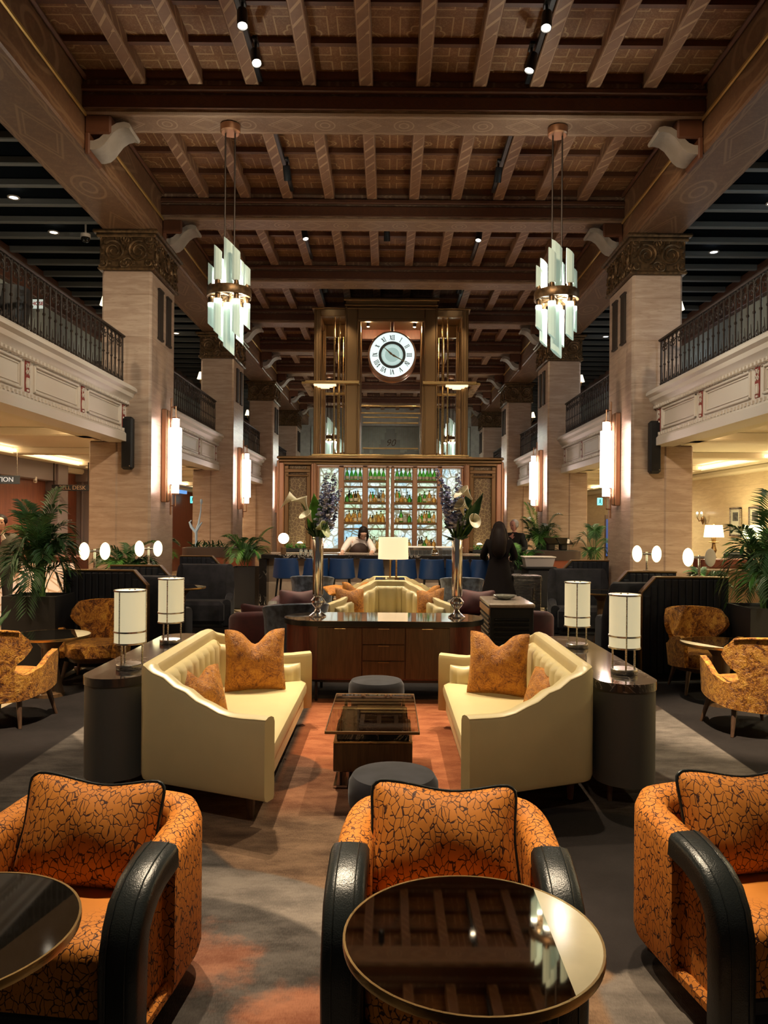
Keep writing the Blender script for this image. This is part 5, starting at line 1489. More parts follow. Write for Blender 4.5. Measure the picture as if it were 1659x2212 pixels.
r = thing('crystal_ornament', 'tall branching crystal ornament on the left planter cabinet', 'ornament', (-4.0,15.95,1.126))
mb = MB(); mb.cyl((0,0,0),(0,0,.34),.022,.03,8); mb.tube([(0,0,.3),(-.10,0,.42),(-.14,0,.52),(-.10,0,.56)],[.03,.03,.02,.012],7); mb.tube([(0,0,.32),(.05,0,.5),(.09,0,.75),(.10,0,.98)],[.03,.022,.014,.006],7); mb.tube([(0,0,.33),(.06,0,.44),(.12,0,.52)],[.03,.025,.012],7); mb.sphere((.10,0,.95),.03,8,6,(1,1,2))
mb.build('crystal_branches', plain('icy blue crystal', (.35,.48,.66), .1, coat=.5, emit=(.3,.45,.8), es=.0), r)

def vase(label, loc):
    r = thing('silver_vase', label, 'vase', loc, 0, 'tall silver vases')
    MB().lathe([(.001,0),(.082,0),(.084,.008),(.060,.026),(.034,.046),(.024,.068),(.028,.085),(.050,.108),(.067,.135),(.066,.152),(.045,.178),(.036,.19),(.046,.196),(.050,.204)],n=32).build('vase_foot', M['silver'], r)
    mb = MB(); n = 36
    def ring(z,rad,fl): return [(rad*(1+fl*math.cos(9*2*PI*k/n))*math.cos(2*PI*k/n),rad*(1+fl*math.cos(9*2*PI*k/n))*math.sin(2*PI*k/n),z) for k in range(n)]
    mb.rings([ring(.204,.047,.02),ring(.21,.05,.03),ring(.5,.0505,.03),ring(.76,.0515,.02),ring(.765,.049,.02),ring(.60,.047,.02)],True)
    mb.build('vase_tube', M['silver'], r); return r
def calla(label, base, tip, face, sz, grp, green=False):
    """base -> tip stem, trumpet opening along face"""
    r = thing('calla_lily', label, 'flower', base, 0, grp)
    b = Vector((0,0,0)); t = Vector(tip)-Vector(base); f = Vector(face).normalized(); mid = b.lerp(t,.5)+Vector((0,0,.03))
    MB().tube([b,b.lerp(mid,.5),mid,mid.lerp(t,.6),t],.007,7).build('stem', M['stem'], r)
    q = f.to_track_quat('Z','Y').to_matrix()
    def fn(u,v):
        a = lerp(-PI*.97,PI*.97,u); w_ = ((1+math.cos(a))/2)**1.6; rad = sz*(.055+.36*v**1.7)*(1+.35*w_*v)
        L = sz*v*(1.05+.30*w_); drop = sz*.55*w_*max(0,v-.55)**1.5*2.2
        return t+q @ Vector((rad*math.sin(a), -rad*math.cos(a)-drop, L-drop*.35))
    MB().sheet(fn,20,10,.0025).build('petal', M['lilyg'] if green else M['lily'], r, smooth=80)
    MB().tube([t+q @ Vector((0,0,sz*k*.22)) for k in range(4)],[.006,.007,.006,.003],6).build('spadix', plain('yellow spadix', (.7,.5,.08), .5), r)
    return r
def delphinium(label, base, tip, grp, pale=False, sd=1):
    rr_ = random.Random(sd); r = thing('delphinium', label, 'flower', base, 0, grp); b = Vector((0,0,0)); t = Vector(tip)-Vector(base)
    sg = Vector((rr_.uniform(-.03,.03),0,.02)); P = [b, b.lerp(t,.4)+sg, t]
    MB().tube(P,[.005,.004,.002],5).build('stem', M['stem'], r)
    mb = MB(); mb2 = MB()
    for k in range(88):
        u = .22+.78*k/87; c = b.lerp(t,u)+sg*(1-abs(u-.4)*1.5); a = rr_.uniform(0,6.28); w = .045*(1-.72*(u-.22)/.78)+.006
        p = c+Vector((math.cos(a)*w,math.sin(a)*w,rr_.uniform(-.01,.01))); s_ = .022*(1-.6*(u-.22)/.78)
        tgt = mb if rr_.random() < (.45 if pale else .75) else mb2
        for j in range(4):
            a2 = a+j*PI/2+.4; q = p+Vector((math.cos(a2)*s_*.6,math.sin(a2)*s_*.6,math.sin(j*2.1)*s_*.4))
            tgt.sphere(q,s_*.75,5,3,(1,1,.7),Matrix.Rotation(a2,3,'Z') @ Matrix.Rotation(rr_.uniform(-.8,.8),3,'X'))
    mb.build('blossom', M['delph'], r); mb2.build('pale_blossom', M['delphl'], r); return r
def bleaf(label, base, tip, W, grp, nrm, m='leafbroad'):
    r = thing('broad_leaf', label, 'leaf', base, 0, grp); t = Vector(tip)-Vector(base); N = Vector(nrm).normalized(); sd = t.cross(N).normalized()
    def fn(u,v):
        a = 2*u-1; w = W*math.sin(PI*min(1,.06+.94*v)**.8)*(1 if v < .995 else .2)
        return t*v+sd*a*w+N*(.35*w*(abs(a)**1.5)+.08*math.sin(v*2.2)*W+.005*math.sin(v*26+a*4)*abs(a))
    MB().sheet(fn,10,16,.003).build('leaf_blade', M[m], r); MB().tube([t*k/8*.98+N*(.08*math.sin(k/8*2.2)*W-.003) for k in range(9)],[.007-.0006*k for k in range(9)],5).build('midrib', M['stem'], r); return r
def filler(label, base, grp, sd):
    r = thing('filler_greenery', label, 'foliage', base, 0, grp); A = MB(); q = random.Random(sd)
    for k in range(30):
        a = q.uniform(0,6.28); blade_leaf(A,(.012*math.cos(a),.012*math.sin(a),-.03),a,q.uniform(.08,.17),.012,q.uniform(.04,.24),q.uniform(.6,1.3),n=4)
    A.build('leaves', M['leafdk'], r)
VL = (-.672,7.35,.7565); VR = (.662,7.35,.7565)
for nm,V,s in (('left',VL,-1),('right',VR,1)):
    vase(f'tall fluted silver vase of flowers on the {nm} end of the oval sideboard', V)
    B = Vector(V)+Vector((0,0,.755)); G = f'flowers in the {nm} silver vase'
    def at(x,z,y=0): return tuple(B+Vector((x,y,z)))
    if s < 0:
        calla('ivory calla lily leaning furthest out at the top of the left bouquet', at(-.02,-.02), at(-.165,.335), (-.85,-.15,.32), .135, G)
        calla('ivory calla lily just under the topmost one in the left bouquet', at(-.015,-.02), at(-.105,.265), (-.35,-.2,.8), .12, G)
        calla('white calla lily in the middle of the left bouquet, before the green leaf', at(-.01,-.02,-.02), at(-.055,.15,-.05), (-.35,-.5,.65), .11, G)
        calla('green tinged calla lily lowest in the left bouquet, just above the vase', at(-.0,-.02,-.03), at(-.035,.075,-.06), (.75,-.55,.25), .125, G, True)
        bleaf('broad bright green leaf, largest in the left bouquet', at(0,-.02,.0), at(-.045,.42,-.01), .085, G, (.1,-1,.1))
        bleaf('broad green leaf low behind the callas of the left bouquet', at(-.01,-.02,.02), at(-.105,.25,.02), .05, G, (-.2,-1,.1), 'leafdk')
        for k,(x,z,pale) in enumerate(((.155,.60,False),(.10,.50,True),(.20,.46,True),(.13,.42,False),(.08,.62,True))):
            delphinium('pale delphinium spike in the left silver vase' if pale else 'blue grey delphinium spike in the left silver vase', at(.015,-.02,.01*k-.02), at(x,z,.03*k-.06), ('pale' if pale else 'blue')+' delphiniums in the left silver vase', pale, k)
    else:
        calla('ivory calla lily at the very top of the right bouquet', at(.02,-.02), at(.135,.375,-.02), (-.55,-.35,.55), .135, G)
        calla('white calla lily second from the top of the right bouquet', at(.02,-.02,-.01), at(.095,.285,-.05), (-.55,-.5,.45), .115, G)
        calla('white upright calla lily on the left of the callas in the right bouquet', at(.01,-.02,-.01), at(.055,.225,-.05), (-.25,-.4,.75), .11, G)
        calla('creamy open calla lily lowest in the right bouquet', at(.02,-.02,-.03), at(.125,.15,-.07), (.15,-.85,.35), .115, G)
        bleaf('long dark ribbed leaf leaning out right in the right bouquet', at(.02,-.02,.01), at(.245,.44,.02), .062, G, (.2,-1,.1), 'leafdk')
        bleaf('broad dark green leaf standing behind the callas of the right bouquet', at(.01,-.02,.02), at(.12,.48,.04), .075, G, (0,-1,.1), 'leafdk')
        for k,(x,z,pale) in enumerate(((-.215,.66,False),(-.10,.50,False),(.0,.62,True),(-.03,.42,False),(-.16,.44,True))):
            delphinium('pale delphinium spike in the right silver vase' if pale else 'blue delphinium spike in the right silver vase', at(-.015,-.02,.01*k-.02), at(x,z,.03*k-.06), ('pale' if pale else 'blue')+' delphiniums in the right silver vase', pale, 20+k)
    filler(f'tuft of small dark leaves at the mouth of the {nm} silver vase', tuple(B), G, 3 if s < 0 else 8)

# ------------------------------------------------------------------ hanging and wall lights
def m_frost(nm, c, s):
    t = NT(nm); t.p(Base_Color=(.66,.78,.70,1), Roughness=.35, Transmission_Weight=.35, Emission_Color=(*c,1), Emission_Strength=s); return t.m
M['frost'] = m_frost('frosted chandelier glass', (.70,.84,.72), .10); M['frostlow'] = m_frost('frosted lower chandelier glass', (.68,.88,.78), .17); M['bulb'] = m_glow('lamp bulb glow', (.92,1,.92), 7)
def chandelier(label, loc):
    r = thing('chandelier', label, 'chandelier', loc, 0, 'glass tube chandeliers')   # origin = ring centre
    top = 6.24-loc[2]
    MB().lathe([(.001,top-.10),(.10,top-.10),(.115,top-.085),(.115,top-.01),(.001,top-.01)],n=28).build('canopy', M['copper'], r)
    for x in (-.055,.055): MB().cyl((x,0,.05),(x,0,top-.09),.010,n=8).build('suspension_rod', M['iron'], r)
    MB().lathe([(.225,-.05),(.252,-.05),(.255,-.045),(.255,.045),(.252,.05),(.225,.05),(.225,-.05)],n=44,caps=False).build('ring', M['bronze'], r)
    mb = MB()
    for a in (0,PI/3,2*PI/3): mb.rbox((0,0,-.02),(.47,.03,.02),.004,Matrix.Rotation(a,3,'Z'))
    mb.build('ring_spokes', M['bronze'], r)
    fit = [(0,0,.55,.60,.066)]
    for k in range(6):
        a = R(60*k+4); o_ = k % 3 == 0; fit.append((.205*math.cos(a),.205*math.sin(a),.27 if o_ else .41,.32 if o_ else .45,.038 if o_ else .046))
    for x,y,u,d,w in fit:
        n = 8
        def ring(z,sl,k=1): return [(x+w*k*math.cos(2*PI*q/n+.39),y+w*k*math.sin(2*PI*q/n+.39)*.8,z-sl*w*math.cos(2*PI*q/n+.39)) for q in range(n)]
        MB().lathe([(.028,.03),(.034,.04),(.03,.11),(.001,.115)],(x,y,0),12).build('upper_socket', M['bronze'], r)
        MB().rings([ring(.10,0),ring(.10+u-.05,.9),ring(.10+u-.06,.9,.82),ring(.115,0,.82)],True).build('upper_glass', M['frost'], r)
        MB().lathe([(.001,-.12),(.03,-.11),(.034,-.05),(.028,-.04)],(x,y,0),12).build('lower_socket', M['bronze'], r)
        MB().rings([ring(-.11,0),ring(-.11-d+.05,.9),ring(-.11-d+.06,.9,.82),ring(-.125,0,.82)],True).build('lower_glass', M['frostlow'], r)
        MB().lathe([(w*.80,-.155),(w*.98,-.15),(w*.98,-.118),(w*.80,-.115)],(x,y,0),10,None,True).build('bulb', M['bulb'], r)
    return r
ch = chandelier('green white glass tube chandelier hanging on the left from the nearest visible beam', (-1.86,8.85,4.29))
dup(ch,(1.92,8.85,4.29),0,'green white glass tube chandelier hanging on the right from the nearest visible beam')
for (x,y,l) in ((-1.86,23.74,'small far glass chandelier seen through the left side of the clock tower'),(1.92,23.74,'small far glass chandelier seen through the right side of the clock tower'),
              (-1.86,29.7,'farthest glass chandelier, low in the left side of the clock tower'),(1.92,29.7,'farthest glass chandelier, low in the right side of the clock tower')): dup(ch,(x,y,4.29),0,l)
M['tube'] = m_glow('bright tube glow', (1,.75,.66), 17)
def sconce(label, loc, s):
    r = thing('pillar_sconce', label, 'wall lamp', loc, 0, 'tube sconces on the pillars'); r.scale = (s,1,1)   # local: wall at x=0, tube towards -x
    mb = MB(); mb.rbox((-.04,0,0),(.08,.17,1.42),.01); mb.rbox((-.085,0,0),(.03,.10,1.40),.008); mb.rbox((-.10,0,0),(.02,.05,1.38),.006); mb.build('back_plate', M['copper'], r)
    for k in (-.06,.06): MB().rbox((-.082,k,0),(.012,.018,1.40),.004).build('fluting', M['bronze'], r)
    MB().lathe([(.001,-.43),(.085,-.43),(.088,-.42),(.088,.42),(.085,.43),(.001,.43)],(-.20,0,0),26).build('glass_tube', M['tube'], r)
    for a,b in ((.432,.57),(-.57,-.432)): MB().lathe([(.052,a),(.052,b)],(-.20,0,0),20).build('end_glass', M['tube'], r)
    for z,zz in ((.57,.76),(-.57,-.76)):
        MB().lathe([(.055,min(z,z+.02*(1 if z>0 else -1))),(.055,max(z,z+.02*(1 if z>0 else -1)))],(-.20,0,0),18).build('end_cap', M['copper'], r)
        MB().cyl((-.20,0,z),(-.20,0,zz),.010,n=8).build('tube_rod', M['copper'], r); MB().cyl((-.20,0,zz),(-.10,.10,zz),.009,n=8).build('bracket_arm', M['copper'], r)
        sg = 1 if z > 0 else -1
        MB().cyl((-.10,.10,.45*sg),(-.10,.10,.90*sg),.014,n=10).build('bracket_rod', M['copper'], r); MB().cyl((-.10,.10,.52*sg),(-.02,.04,.52*sg),.014,n=8).build('wall_stud', M['bronze'], r)
    return r
pn = ['nearest','second','third']
for i,y in enumerate(PY[:3]):
    for s,sd in ((1,'right'),(-1,'left')): sconce(f'bright white tube sconce on the {pn[i]} {sd} pillar', (XC+s*3.5,y+.60,2.66), s)
for i,y in enumerate(PY[:3]):
    for s,sd in ((1,'right'),(-1,'left')):
        r = thing('gallery_wall_lamp', f'small shaded wall lamp on the outer side of the {pn[i]} {sd} pillar', 'wall lamp', (XC+s*(3.5+.73),y+.45,4.92), 0, 'shaded lamps in the gallery')
        MB().lathe([(.075,.0),(.028,.16)],(s*.12,0,0),16,None,False).build('lamp_shade', m_glow('warm cream shade', (1,.80,.48), 2.2), r)
        MB().tube([(0,0,-.14),(s*.08,0,-.16),(s*.12,0,-.08),(s*.12,0,.02)],.010,6).build('lamp_arm', M['brass'], r); MB().rbox((s*.008,0,-.12),(.016,.07,.14),.004).build('wall_plate', M['brass'], r)
for s,sd in ((-1,'left'),(1,'right')):
    r = thing('loudspeaker', f'slim black column loudspeaker on the front of the nearest {sd} pillar', 'loudspeaker', (XC+s*3.80,PY[0]-.07,2.78), 0, 'column loudspeakers')
    MB().rbox((0,-.02,0),(.165,.13,.76),.03).build('speaker_case', M['black'], r); MB().rbox((0,-.088,0),(.13,.01,.70),.004).build('speaker_grille', M['blackm'], r); MB().rbox((s*.12,.035,.20),(.07,.06,.10),.01).build('wall_bracket', M['plaster'], r); MB().rbox((.05,-.095,-.33),(.012,.004,.012)).build('badge', M['silver'], r)
def spotlight(label, loc, aim, power, spot=50, blend=.6, lens=14, colr=(1,.80,.55), grp='track spotlights', rad=.04):
    r = thing('track_spotlight', label, 'spotlight', loc, 0, grp)
    d = (Vector(aim)-Vector(loc)).normalized(); q = d.to_track_quat('-Z','Y').to_matrix()
    up = 6.54-loc[2]
    MB().rbox((0,0,up-.02),(.05,.14,.04),.005).build('track_adapter', M['blackm'], r); MB().cyl((0,0,.04),(0,0,up-.03),.014,n=8).build('spot_stem', M['blackm'], r)
    MB().lathe([(.001,.09),(.045,.085),(.05,.06),(.052,-.10),(.046,-.10),(.044,-.07)],(0,0,0),18,q).build('spot_housing', M['blackm'], r)
    MB().lathe([(.001,-.085),(.043,-.085),(.043,-.088),(.001,-.088)],(0,0,0),18,q).build('spot_lens', m_glow('spot lens glow', (1,.93,.78), lens), r)
    if power:
        l = bpy.data.lights.new('spot_bulb','SPOT'); l.energy = power; l.spot_size = R(spot); l.spot_blend = blend; l.color = colr; l.shadow_soft_size = rad
        o = link('spot_bulb', l, r); o.matrix_local = Matrix.Translation(d*.11) @ q.to_4x4()
    return r
# ------------------------------------------------------------------ tracks and spots
for (x,y0,y1,l) in ((-1.46,6.2,8.5,'black light track at the left of the nearest ceiling bay'),(1.50,6.2,8.5,'black light track at the right of the nearest ceiling bay'),(-1.46,9.2,11.3,'black light track at the left of the second ceiling bay'),(1.50,9.2,11.3,'black light track at the right of the second ceiling bay'),
    (-1.46,12.2,14.2,'black light track at the left of the third ceiling bay'),(1.50,12.2,14.2,'black light track at the right of the third ceiling bay'),(-1.46,15.2,17.2,'black light track at the left of the fourth ceiling bay'),(1.50,15.2,17.2,'black light track at the right of the fourth ceiling bay')):
    r = thing('light_track', l, 'light track', (x,0,6.56), 0, 'ceiling light tracks')
    MB().rbox((0,(y0+y1)/2,0),(.05,y1-y0,.05),.004).build('track_rail', M['blackm'], r); MB().rbox((0,y0,.0),(.06,.05,.06),.006).build('end_cap', M['blackm'], r)
SP = spotlight
# in view
SP('lit black track spotlight, upper of two at the top left of the ceiling', (-1.40,7.15,6.36), (-.95,5.55,.4), 850, 40)
SP('lit black track spotlight, lower of two at the top left of the ceiling', (-1.38,7.75,6.36), (-.1,5.0,.2), 1000, 36)
SP('lit black track spotlight, upper of two at the top right of the ceiling', (1.44,7.15,6.36), (.78,5.4,.4), 800, 40)
SP('lit black track spotlight, lower of two at the top right of the ceiling', (1.42,7.80,6.36), (.05,7.3,1.2), 800, 40)
SP('black track spotlight on the left track of the second ceiling bay', (-1.40,10.3,6.36), (-1.0,13.7,.7), 600, 50, lens=2)
SP('black track spotlight on the right track of the second ceiling bay', (1.44,10.3,6.36), (1.0,13.7,.7), 600, 50, lens=2)
SP('black track spotlight in the third ceiling bay, left of three', (-1.40,12.5,6.36), (-.2,10.6,.5), 1100, 44, lens=4)
SP('black track spotlight in the third ceiling bay, middle of three', (-.06,12.5,6.36), (0,14.4,1.1), 800, 60, lens=4)
SP('black track spotlight in the third ceiling bay, right of three', (1.44,12.5,6.36), (.6,10.6,.5), 1000, 50, lens=5)
SP('bright track spotlight in the fourth ceiling bay, left of the clock tower', (-1.30,15.3,6.36), (-.9,16.3,4.0), 110, 70, lens=14)
SP('bright track spotlight in the fourth ceiling bay, right of the clock tower', (1.38,15.3,6.36), (.95,16.3,4.0), 110, 70, lens=14)
# more spots above the frame; sofa end, pillar and balcony ones are added fill
SP('black track spotlight above the frame over the left front armchair', (-1.40,4.0,6.36), (-1.05,2.55,.5), 1500, 26)
SP('black track spotlight above the frame over the middle front armchair', (-.10,4.0,6.36), (.2,2.65,.5), 1500, 24)
SP('black track spotlight above the frame over the right front armchair', (1.50,4.0,6.36), (1.35,2.8,.5), 1000, 26)
SP('black track spotlight above the frame aimed at the left velvet chairs', (-1.6,4.4,6.36), (-3.1,6.3,.5), 3000, 24)
SP('black track spotlight above the frame aimed at the right velvet chairs', (1.6,4.4,6.36), (2.9,6.15,.5), 4200, 20)
SP('added fill spotlight above the frame, behind the camera, on the left sofa end', (-.5,.9,6.36), (-1.15,4.3,.5), 230, 28, colr=(1,.90,.76))  # unseen fill pair put in to brighten the near sofa ends
SP('added fill spotlight above the frame, behind the camera, on the right sofa end', (.6,.9,6.36), (1.0,4.3,.5), 190, 28, colr=(1,.86,.66))
SP('added fill spotlight above the frame washing the left pillars', (.9,3.4,6.3), (-3.9,13.0,3.4), 520, 46)  # unseen fill pair added in place of ambient light on the pillar fronts
SP('added fill spotlight above the frame washing the right pillars', (-.9,3.4,6.3), (3.9,13.0,3.4), 520, 46)
SP('added fill spotlight above the frame washing the left balcony', (1.2,4.2,6.3), (-3.9,9.0,3.3), 700, 50)  # likewise an added pair, lifts the balcony fronts
SP('added fill spotlight above the frame washing the right balcony', (-1.2,4.2,6.3), (3.9,9.0,3.3), 700, 50)
for s,sd in ((-1,'left'),(1,'right')):
    r = thing('tower_spotlight', f'small black spotlight hanging inside the {sd} top of the clock tower', 'spotlight', (XC+s*.50,16.55,5.90), 0, 'spots in the clock tower')
    MB().cyl((0,0,0),(0,0,.17),.035,n=14).build('spot_housing', M['blackm'], r); MB().lathe([(.001,-.004),(.03,-.004),(.03,.0),(.001,.0)],n=14).build('spot_lens', m_glow('tower lens glow', (1,.85,.6), 12), r)
    l = bpy.data.lights.new('tower_bulb','POINT'); l.energy = 22; l.color = (1,.72,.40); l.shadow_soft_size = .04; link('tower_bulb', l, r, (0,0,-.06))
def point(nm, loc, e, c=(1,.8,.55), rad=.1, parent=None):
    l = bpy.data.lights.new(nm,'POINT'); l.energy = e; l.color = c; l.shadow_soft_size = rad
    return link(nm, l, parent, loc)
# recessed downlights: lower aisles and galleries
def downlight(label, loc, power, colr, grp, glow=6, spot=120):
    r = thing('downlight', label, 'ceiling light', loc, 0, grp)
    MB().lathe([(.055,-.012),(.075,-.012),(.078,-.004),(.078,0),(.055,0)],n=20,caps=False).build('trim_ring', M['plaster'], r); MB().lathe([(.001,-.006),(.055,-.006),(.055,-.003),(.001,-.003)],n=18).build('lamp_disc', m_glow('downlight glow', colr, glow), r)
    if power:
        l = bpy.data.lights.new('downlight_bulb','SPOT'); l.energy = power; l.color = colr; l.spot_size = R(spot); l.spot_blend = .8; l.shadow_soft_size = .06; link('downlight_bulb', l, r, (0,0,-.03))
W1 = (1,.74,.45); W2 = (1,.88,.55)
dn = ['first','second','third','fourth','fifth','sixth']
for i,y in enumerate((5.5,8.6,12.0,14.9,18.5,22.5)):
    downlight(f'{dn[i]} recessed downlight from the camera in the left aisle ceiling', (-5.5,y,2.978), 260, W1, 'aisle downlights', spot=160)
    downlight(f'{dn[i]} recessed downlight from the camera in the right aisle ceiling', (5.5,y,2.978), 280, W2, 'aisle downlights', spot=160)
for i,(x,y) in enumerate(((-4.9,9.95),(-4.9,11.14),(-4.75,15.27),(-4.75,17.04))):
    downlight(f'small round gallery light on a slat, left side, {dn[i]} from the camera', (x,y,5.852), 40, (1,.85,.65), 'gallery downlights', 9)
for i,(x,y) in enumerate(((4.95,9.95),(4.95,11.73),(4.8,15.27),(4.8,17.04))):
    downlight(f'small round gallery light on a slat, right side, {dn[i]} from the camera', (x,y,5.852), 40, (.9,.92,1), 'gallery downlights', 9)
# lobby furniture, left
r = thing('reception_desk', 'reception desk with a glowing onyx front, seen through the left palm', 'desk', (-5.75,12.6,0))
MB().box(-.75,.75,-.30,.40,1.02,1.08,.01).build('desk_top', M['mahog'], r); MB().box(-.72,.72,-.24,.36,.0,1.02).build('desk_body', M['redwood'], r)
t = NT('glowing onyx'); v = t.n('ShaderNodeTexVoronoi', {'Vector': t.coord('World'), 'Scale': 6}, feature='DISTANCE_TO_EDGE').outputs[0]
t.p(Base_Color=(.5,.4,.3,1), Emission_Color=t.mix(t.ss(v,.02,.10), (.35,.14,.05,1), (.95,.62,.40,1)), Emission_Strength=.55)
MB().box(-.70,.70,-.27,-.24,.10,.98).build('onyx_front', t.m, r)
# lobby furniture, right
r = thing('wall_console', 'dark wood side table with lamps along the right lobby wall', 'table', (6.75,14.6,0))
MB().box(-.38,.30,-1.6,1.4,.92,.97,.01).build('tabletop', M['walnut'], r); MB().box(-.34,.28,-1.5,1.3,.80,.92).build('apron', M['walnut'], r)
for x in (-.3,.22):
    for y in (-1.45,1.25): MB().cyl((x,y,0),(x,y,.82),.025,.03,10).build('leg', M['walnut'], r)
def lobby_lamp(label, loc):
    r = thing('candlestick_lamp', label, 'lamp', loc, 0, 'bright lamps in the right lobby')
    MB().lathe([(.001,0),(.09,0),(.09,.03),(.05,.06),(.03,.12),(.06,.2),(.035,.28),(.03,.34),(.10,.35),(.10,.36),(.04,.37),(.045,.46),(.001,.46)],n=24).build('lamp_base', M['brass'], r)
    MB().lathe([(.19,.46),(.16,.70)],n=32,caps=False).build('lamp_shade', m_glow('bright yellow shade', (1,.86,.42), 3.2), r); MB().sphere((0,0,.72),.018,8,6).build('finial', M['brass'], r)
    MB().cyl((0,0,.46),(0,0,.71),.006,n=6).build('stem', M['brass'], r); point('shade_bulb', (0,0,.60), 42, (1,.80,.38), .08, r)
lobby_lamp('bright yellow shaded lamp on the side table, left of the framed pictures', (6.5,15.3,.9705)); lobby_lamp('bright yellow shaded lamp nearer the camera, behind the right palm', (6.62,13.9,.9705))
for i,y in enumerate((15.9,15.05)):
    r = thing('framed_picture', ['tall narrow framed picture left of the second yellow lamp','tall narrow framed picture above the second yellow lamp'][i], 'picture', (XC+7.17,y,1.74), 0, 'framed pictures in the right lobby')
    mb = MB(); 
    for (a,b,c,d) in ((-.24,.24,.26,.30),(-.24,.24,-.30,-.26),(-.24,-.20,-.30,.30),(.20,.24,-.30,.30)): mb.box(-.02,.02,a,b,c,d,.004)
    mb.build('picture_frame', M['steel'], r); MB().box(0,.015,-.20,.20,-.26,.26).build('mat_board', plain('pale mat board', (.55,.53,.42), .6), r); MB().box(-.004,.0,-.12,.12,.02,.20).build('print', plain('dark print', (.06,.06,.055), .6, noise_amt=.8, noise_scale=18), r)
r = thing('crystal_wall_lamp', 'small two armed crystal wall lamp beside the pillar in the right lobby', 'wall lamp', (XC+7.15,17.5,1.80))
for s in (-1,1): MB().tube([(0,0,0),(-.06,s*.06,-.04),(-.08,s*.12,.05)],.012,6).build('lamp_arm', M['brass'], r); MB().lathe([(.02,.05),(.035,.13)],(-.08,s*.12,0),12,None,False).build('glass_cup', M['clearbottle'], r); MB().sphere((-.08,s*.12,.15),.025,8,6).build('bulb', m_glow('candle bulb', (1,.8,.6), 5), r)
MB().sphere((0,0,-.02),.05,10,8,(.5,1,2)).build('wall_plate', M['brass'], r)
r = thing('lobby_desk', 'dark wood desk in the right lobby behind the twin disc lamp', 'desk', (5.35,11.9,0))
MB().box(-.75,.75,-.4,.4,.94,1.0,.01).build('desk_top', M['walnut'], r); MB().box(-.72,.72,-.36,.36,0,.94).build('desk_body', M['walnut'], r); MB().box(-.5,.35,-.1,.3,1.0,1.14,.01).build('document_box', M['mahog'], r)
r = thing('office_chair', 'black office chair back showing above the right lobby desk', 'chair', (5.75,12.75,0))
MB().rbox((0,0,.98),(.34,.07,.48),.05).build('backrest', M['black'], r); MB().rbox((0,.2,.50),(.42,.42,.08),.03).build('seat', M['black'], r); MB().cyl((0,.2,.08),(0,.2,.48),.03,n=10).build('column', M['blackm'], r); MB().rbox((0,.06,.64),(.06,.05,.3),.01).build('back_bracket', M['blackm'], r)
for k in range(5): MB().rbox((.14*math.cos(k*1.2566),.2+.14*math.sin(k*1.2566),.06),(.28,.04,.04),.01,Matrix.Rotation(k*1.2566,3,'Z')).build('base_spoke', M['blackm'], r); MB().sphere((.27*math.cos(k*1.2566),.2+.27*math.sin(k*1.2566),.03),.03,8,6).build('caster', M['blackm'], r)
r = thing('info_screen', 'tall blue lit information screen beside the nearest right pillar', 'screen', (4.75,16.2,0), R(-18))
MB().rbox((0,0,.95),(.34,.08,1.86),.01).build('screen_case', M['walnut'], r); MB().box(-.14,.14,-.05,-.04,1.0,1.78).build('display', m_glow('blue display', (.02,.05,.18), 1.0, (.02,.03,.08)), r)
mb = MB(); random.seed(2)
for k in range(9):
    z = 1.08+k*.075; mb.box(-.10,-.10+random.uniform(.08,.2),-.053,-.05,z,z+.028)
mb.build('display_pattern', m_glow('blue display marks', (.08,.35,1), 1.6, (.1,.2,.4)), r)
r = thing('security_camera', 'small dome security camera under the gallery ceiling beside the left capital', 'camera', (-4.36,10.95,5.70))
MB().lathe([(.001,-.07),(.045,-.055),(.062,-.02),(.062,.0)],n=18).build('dome', M['glossblack'], r); MB().lathe([(.001,.0),(.07,.0),(.07,.05),(.001,.055)],n=18).build('housing', M['plaster'], r); MB().cyl((0,0,.05),(0,0,.27),.014,n=8).build('mount_stem', M['plaster'], r)
# dark bar chairs on the left gallery
for i,(y,x) in enumerate(((9.05,-4.55),(8.45,-4.6),(12.9,-4.7))):
    r = thing('gallery_chair', ['round backed dark chair behind the left railing, under the FIRE HOSE sign','dark chair at the left edge behind the left railing','dark square chair behind the left railing near the first pillar'][i], 'chair', (x,y,3.58), rnd.uniform(0,6), 'dark chairs on the left gallery')
    def fn(u,v):
        th = R(lerp(-95,95,u)); return ((.25+.04*v)*math.sin(th),(.25+.05*v)*math.cos(th),lerp(.38,.80-.08*abs(2*u-1)**2,v))
    MB().sheet(fn,16,5,.05).build('backrest', M['black'], r); MB().lathe([(.001,.36),(.25,.37),(.26,.42),(.24,.46),(.001,.47)],n=20).build('seat', M['black'], r)
    for a in range(4): MB().cyl((.17*math.cos(a*1.57+.78),.17*math.sin(a*1.57+.78),.37),(.22*math.cos(a*1.57+.78),.22*math.sin(a*1.57+.78),.0),.016,n=8).build('leg', M['blackm'], r)

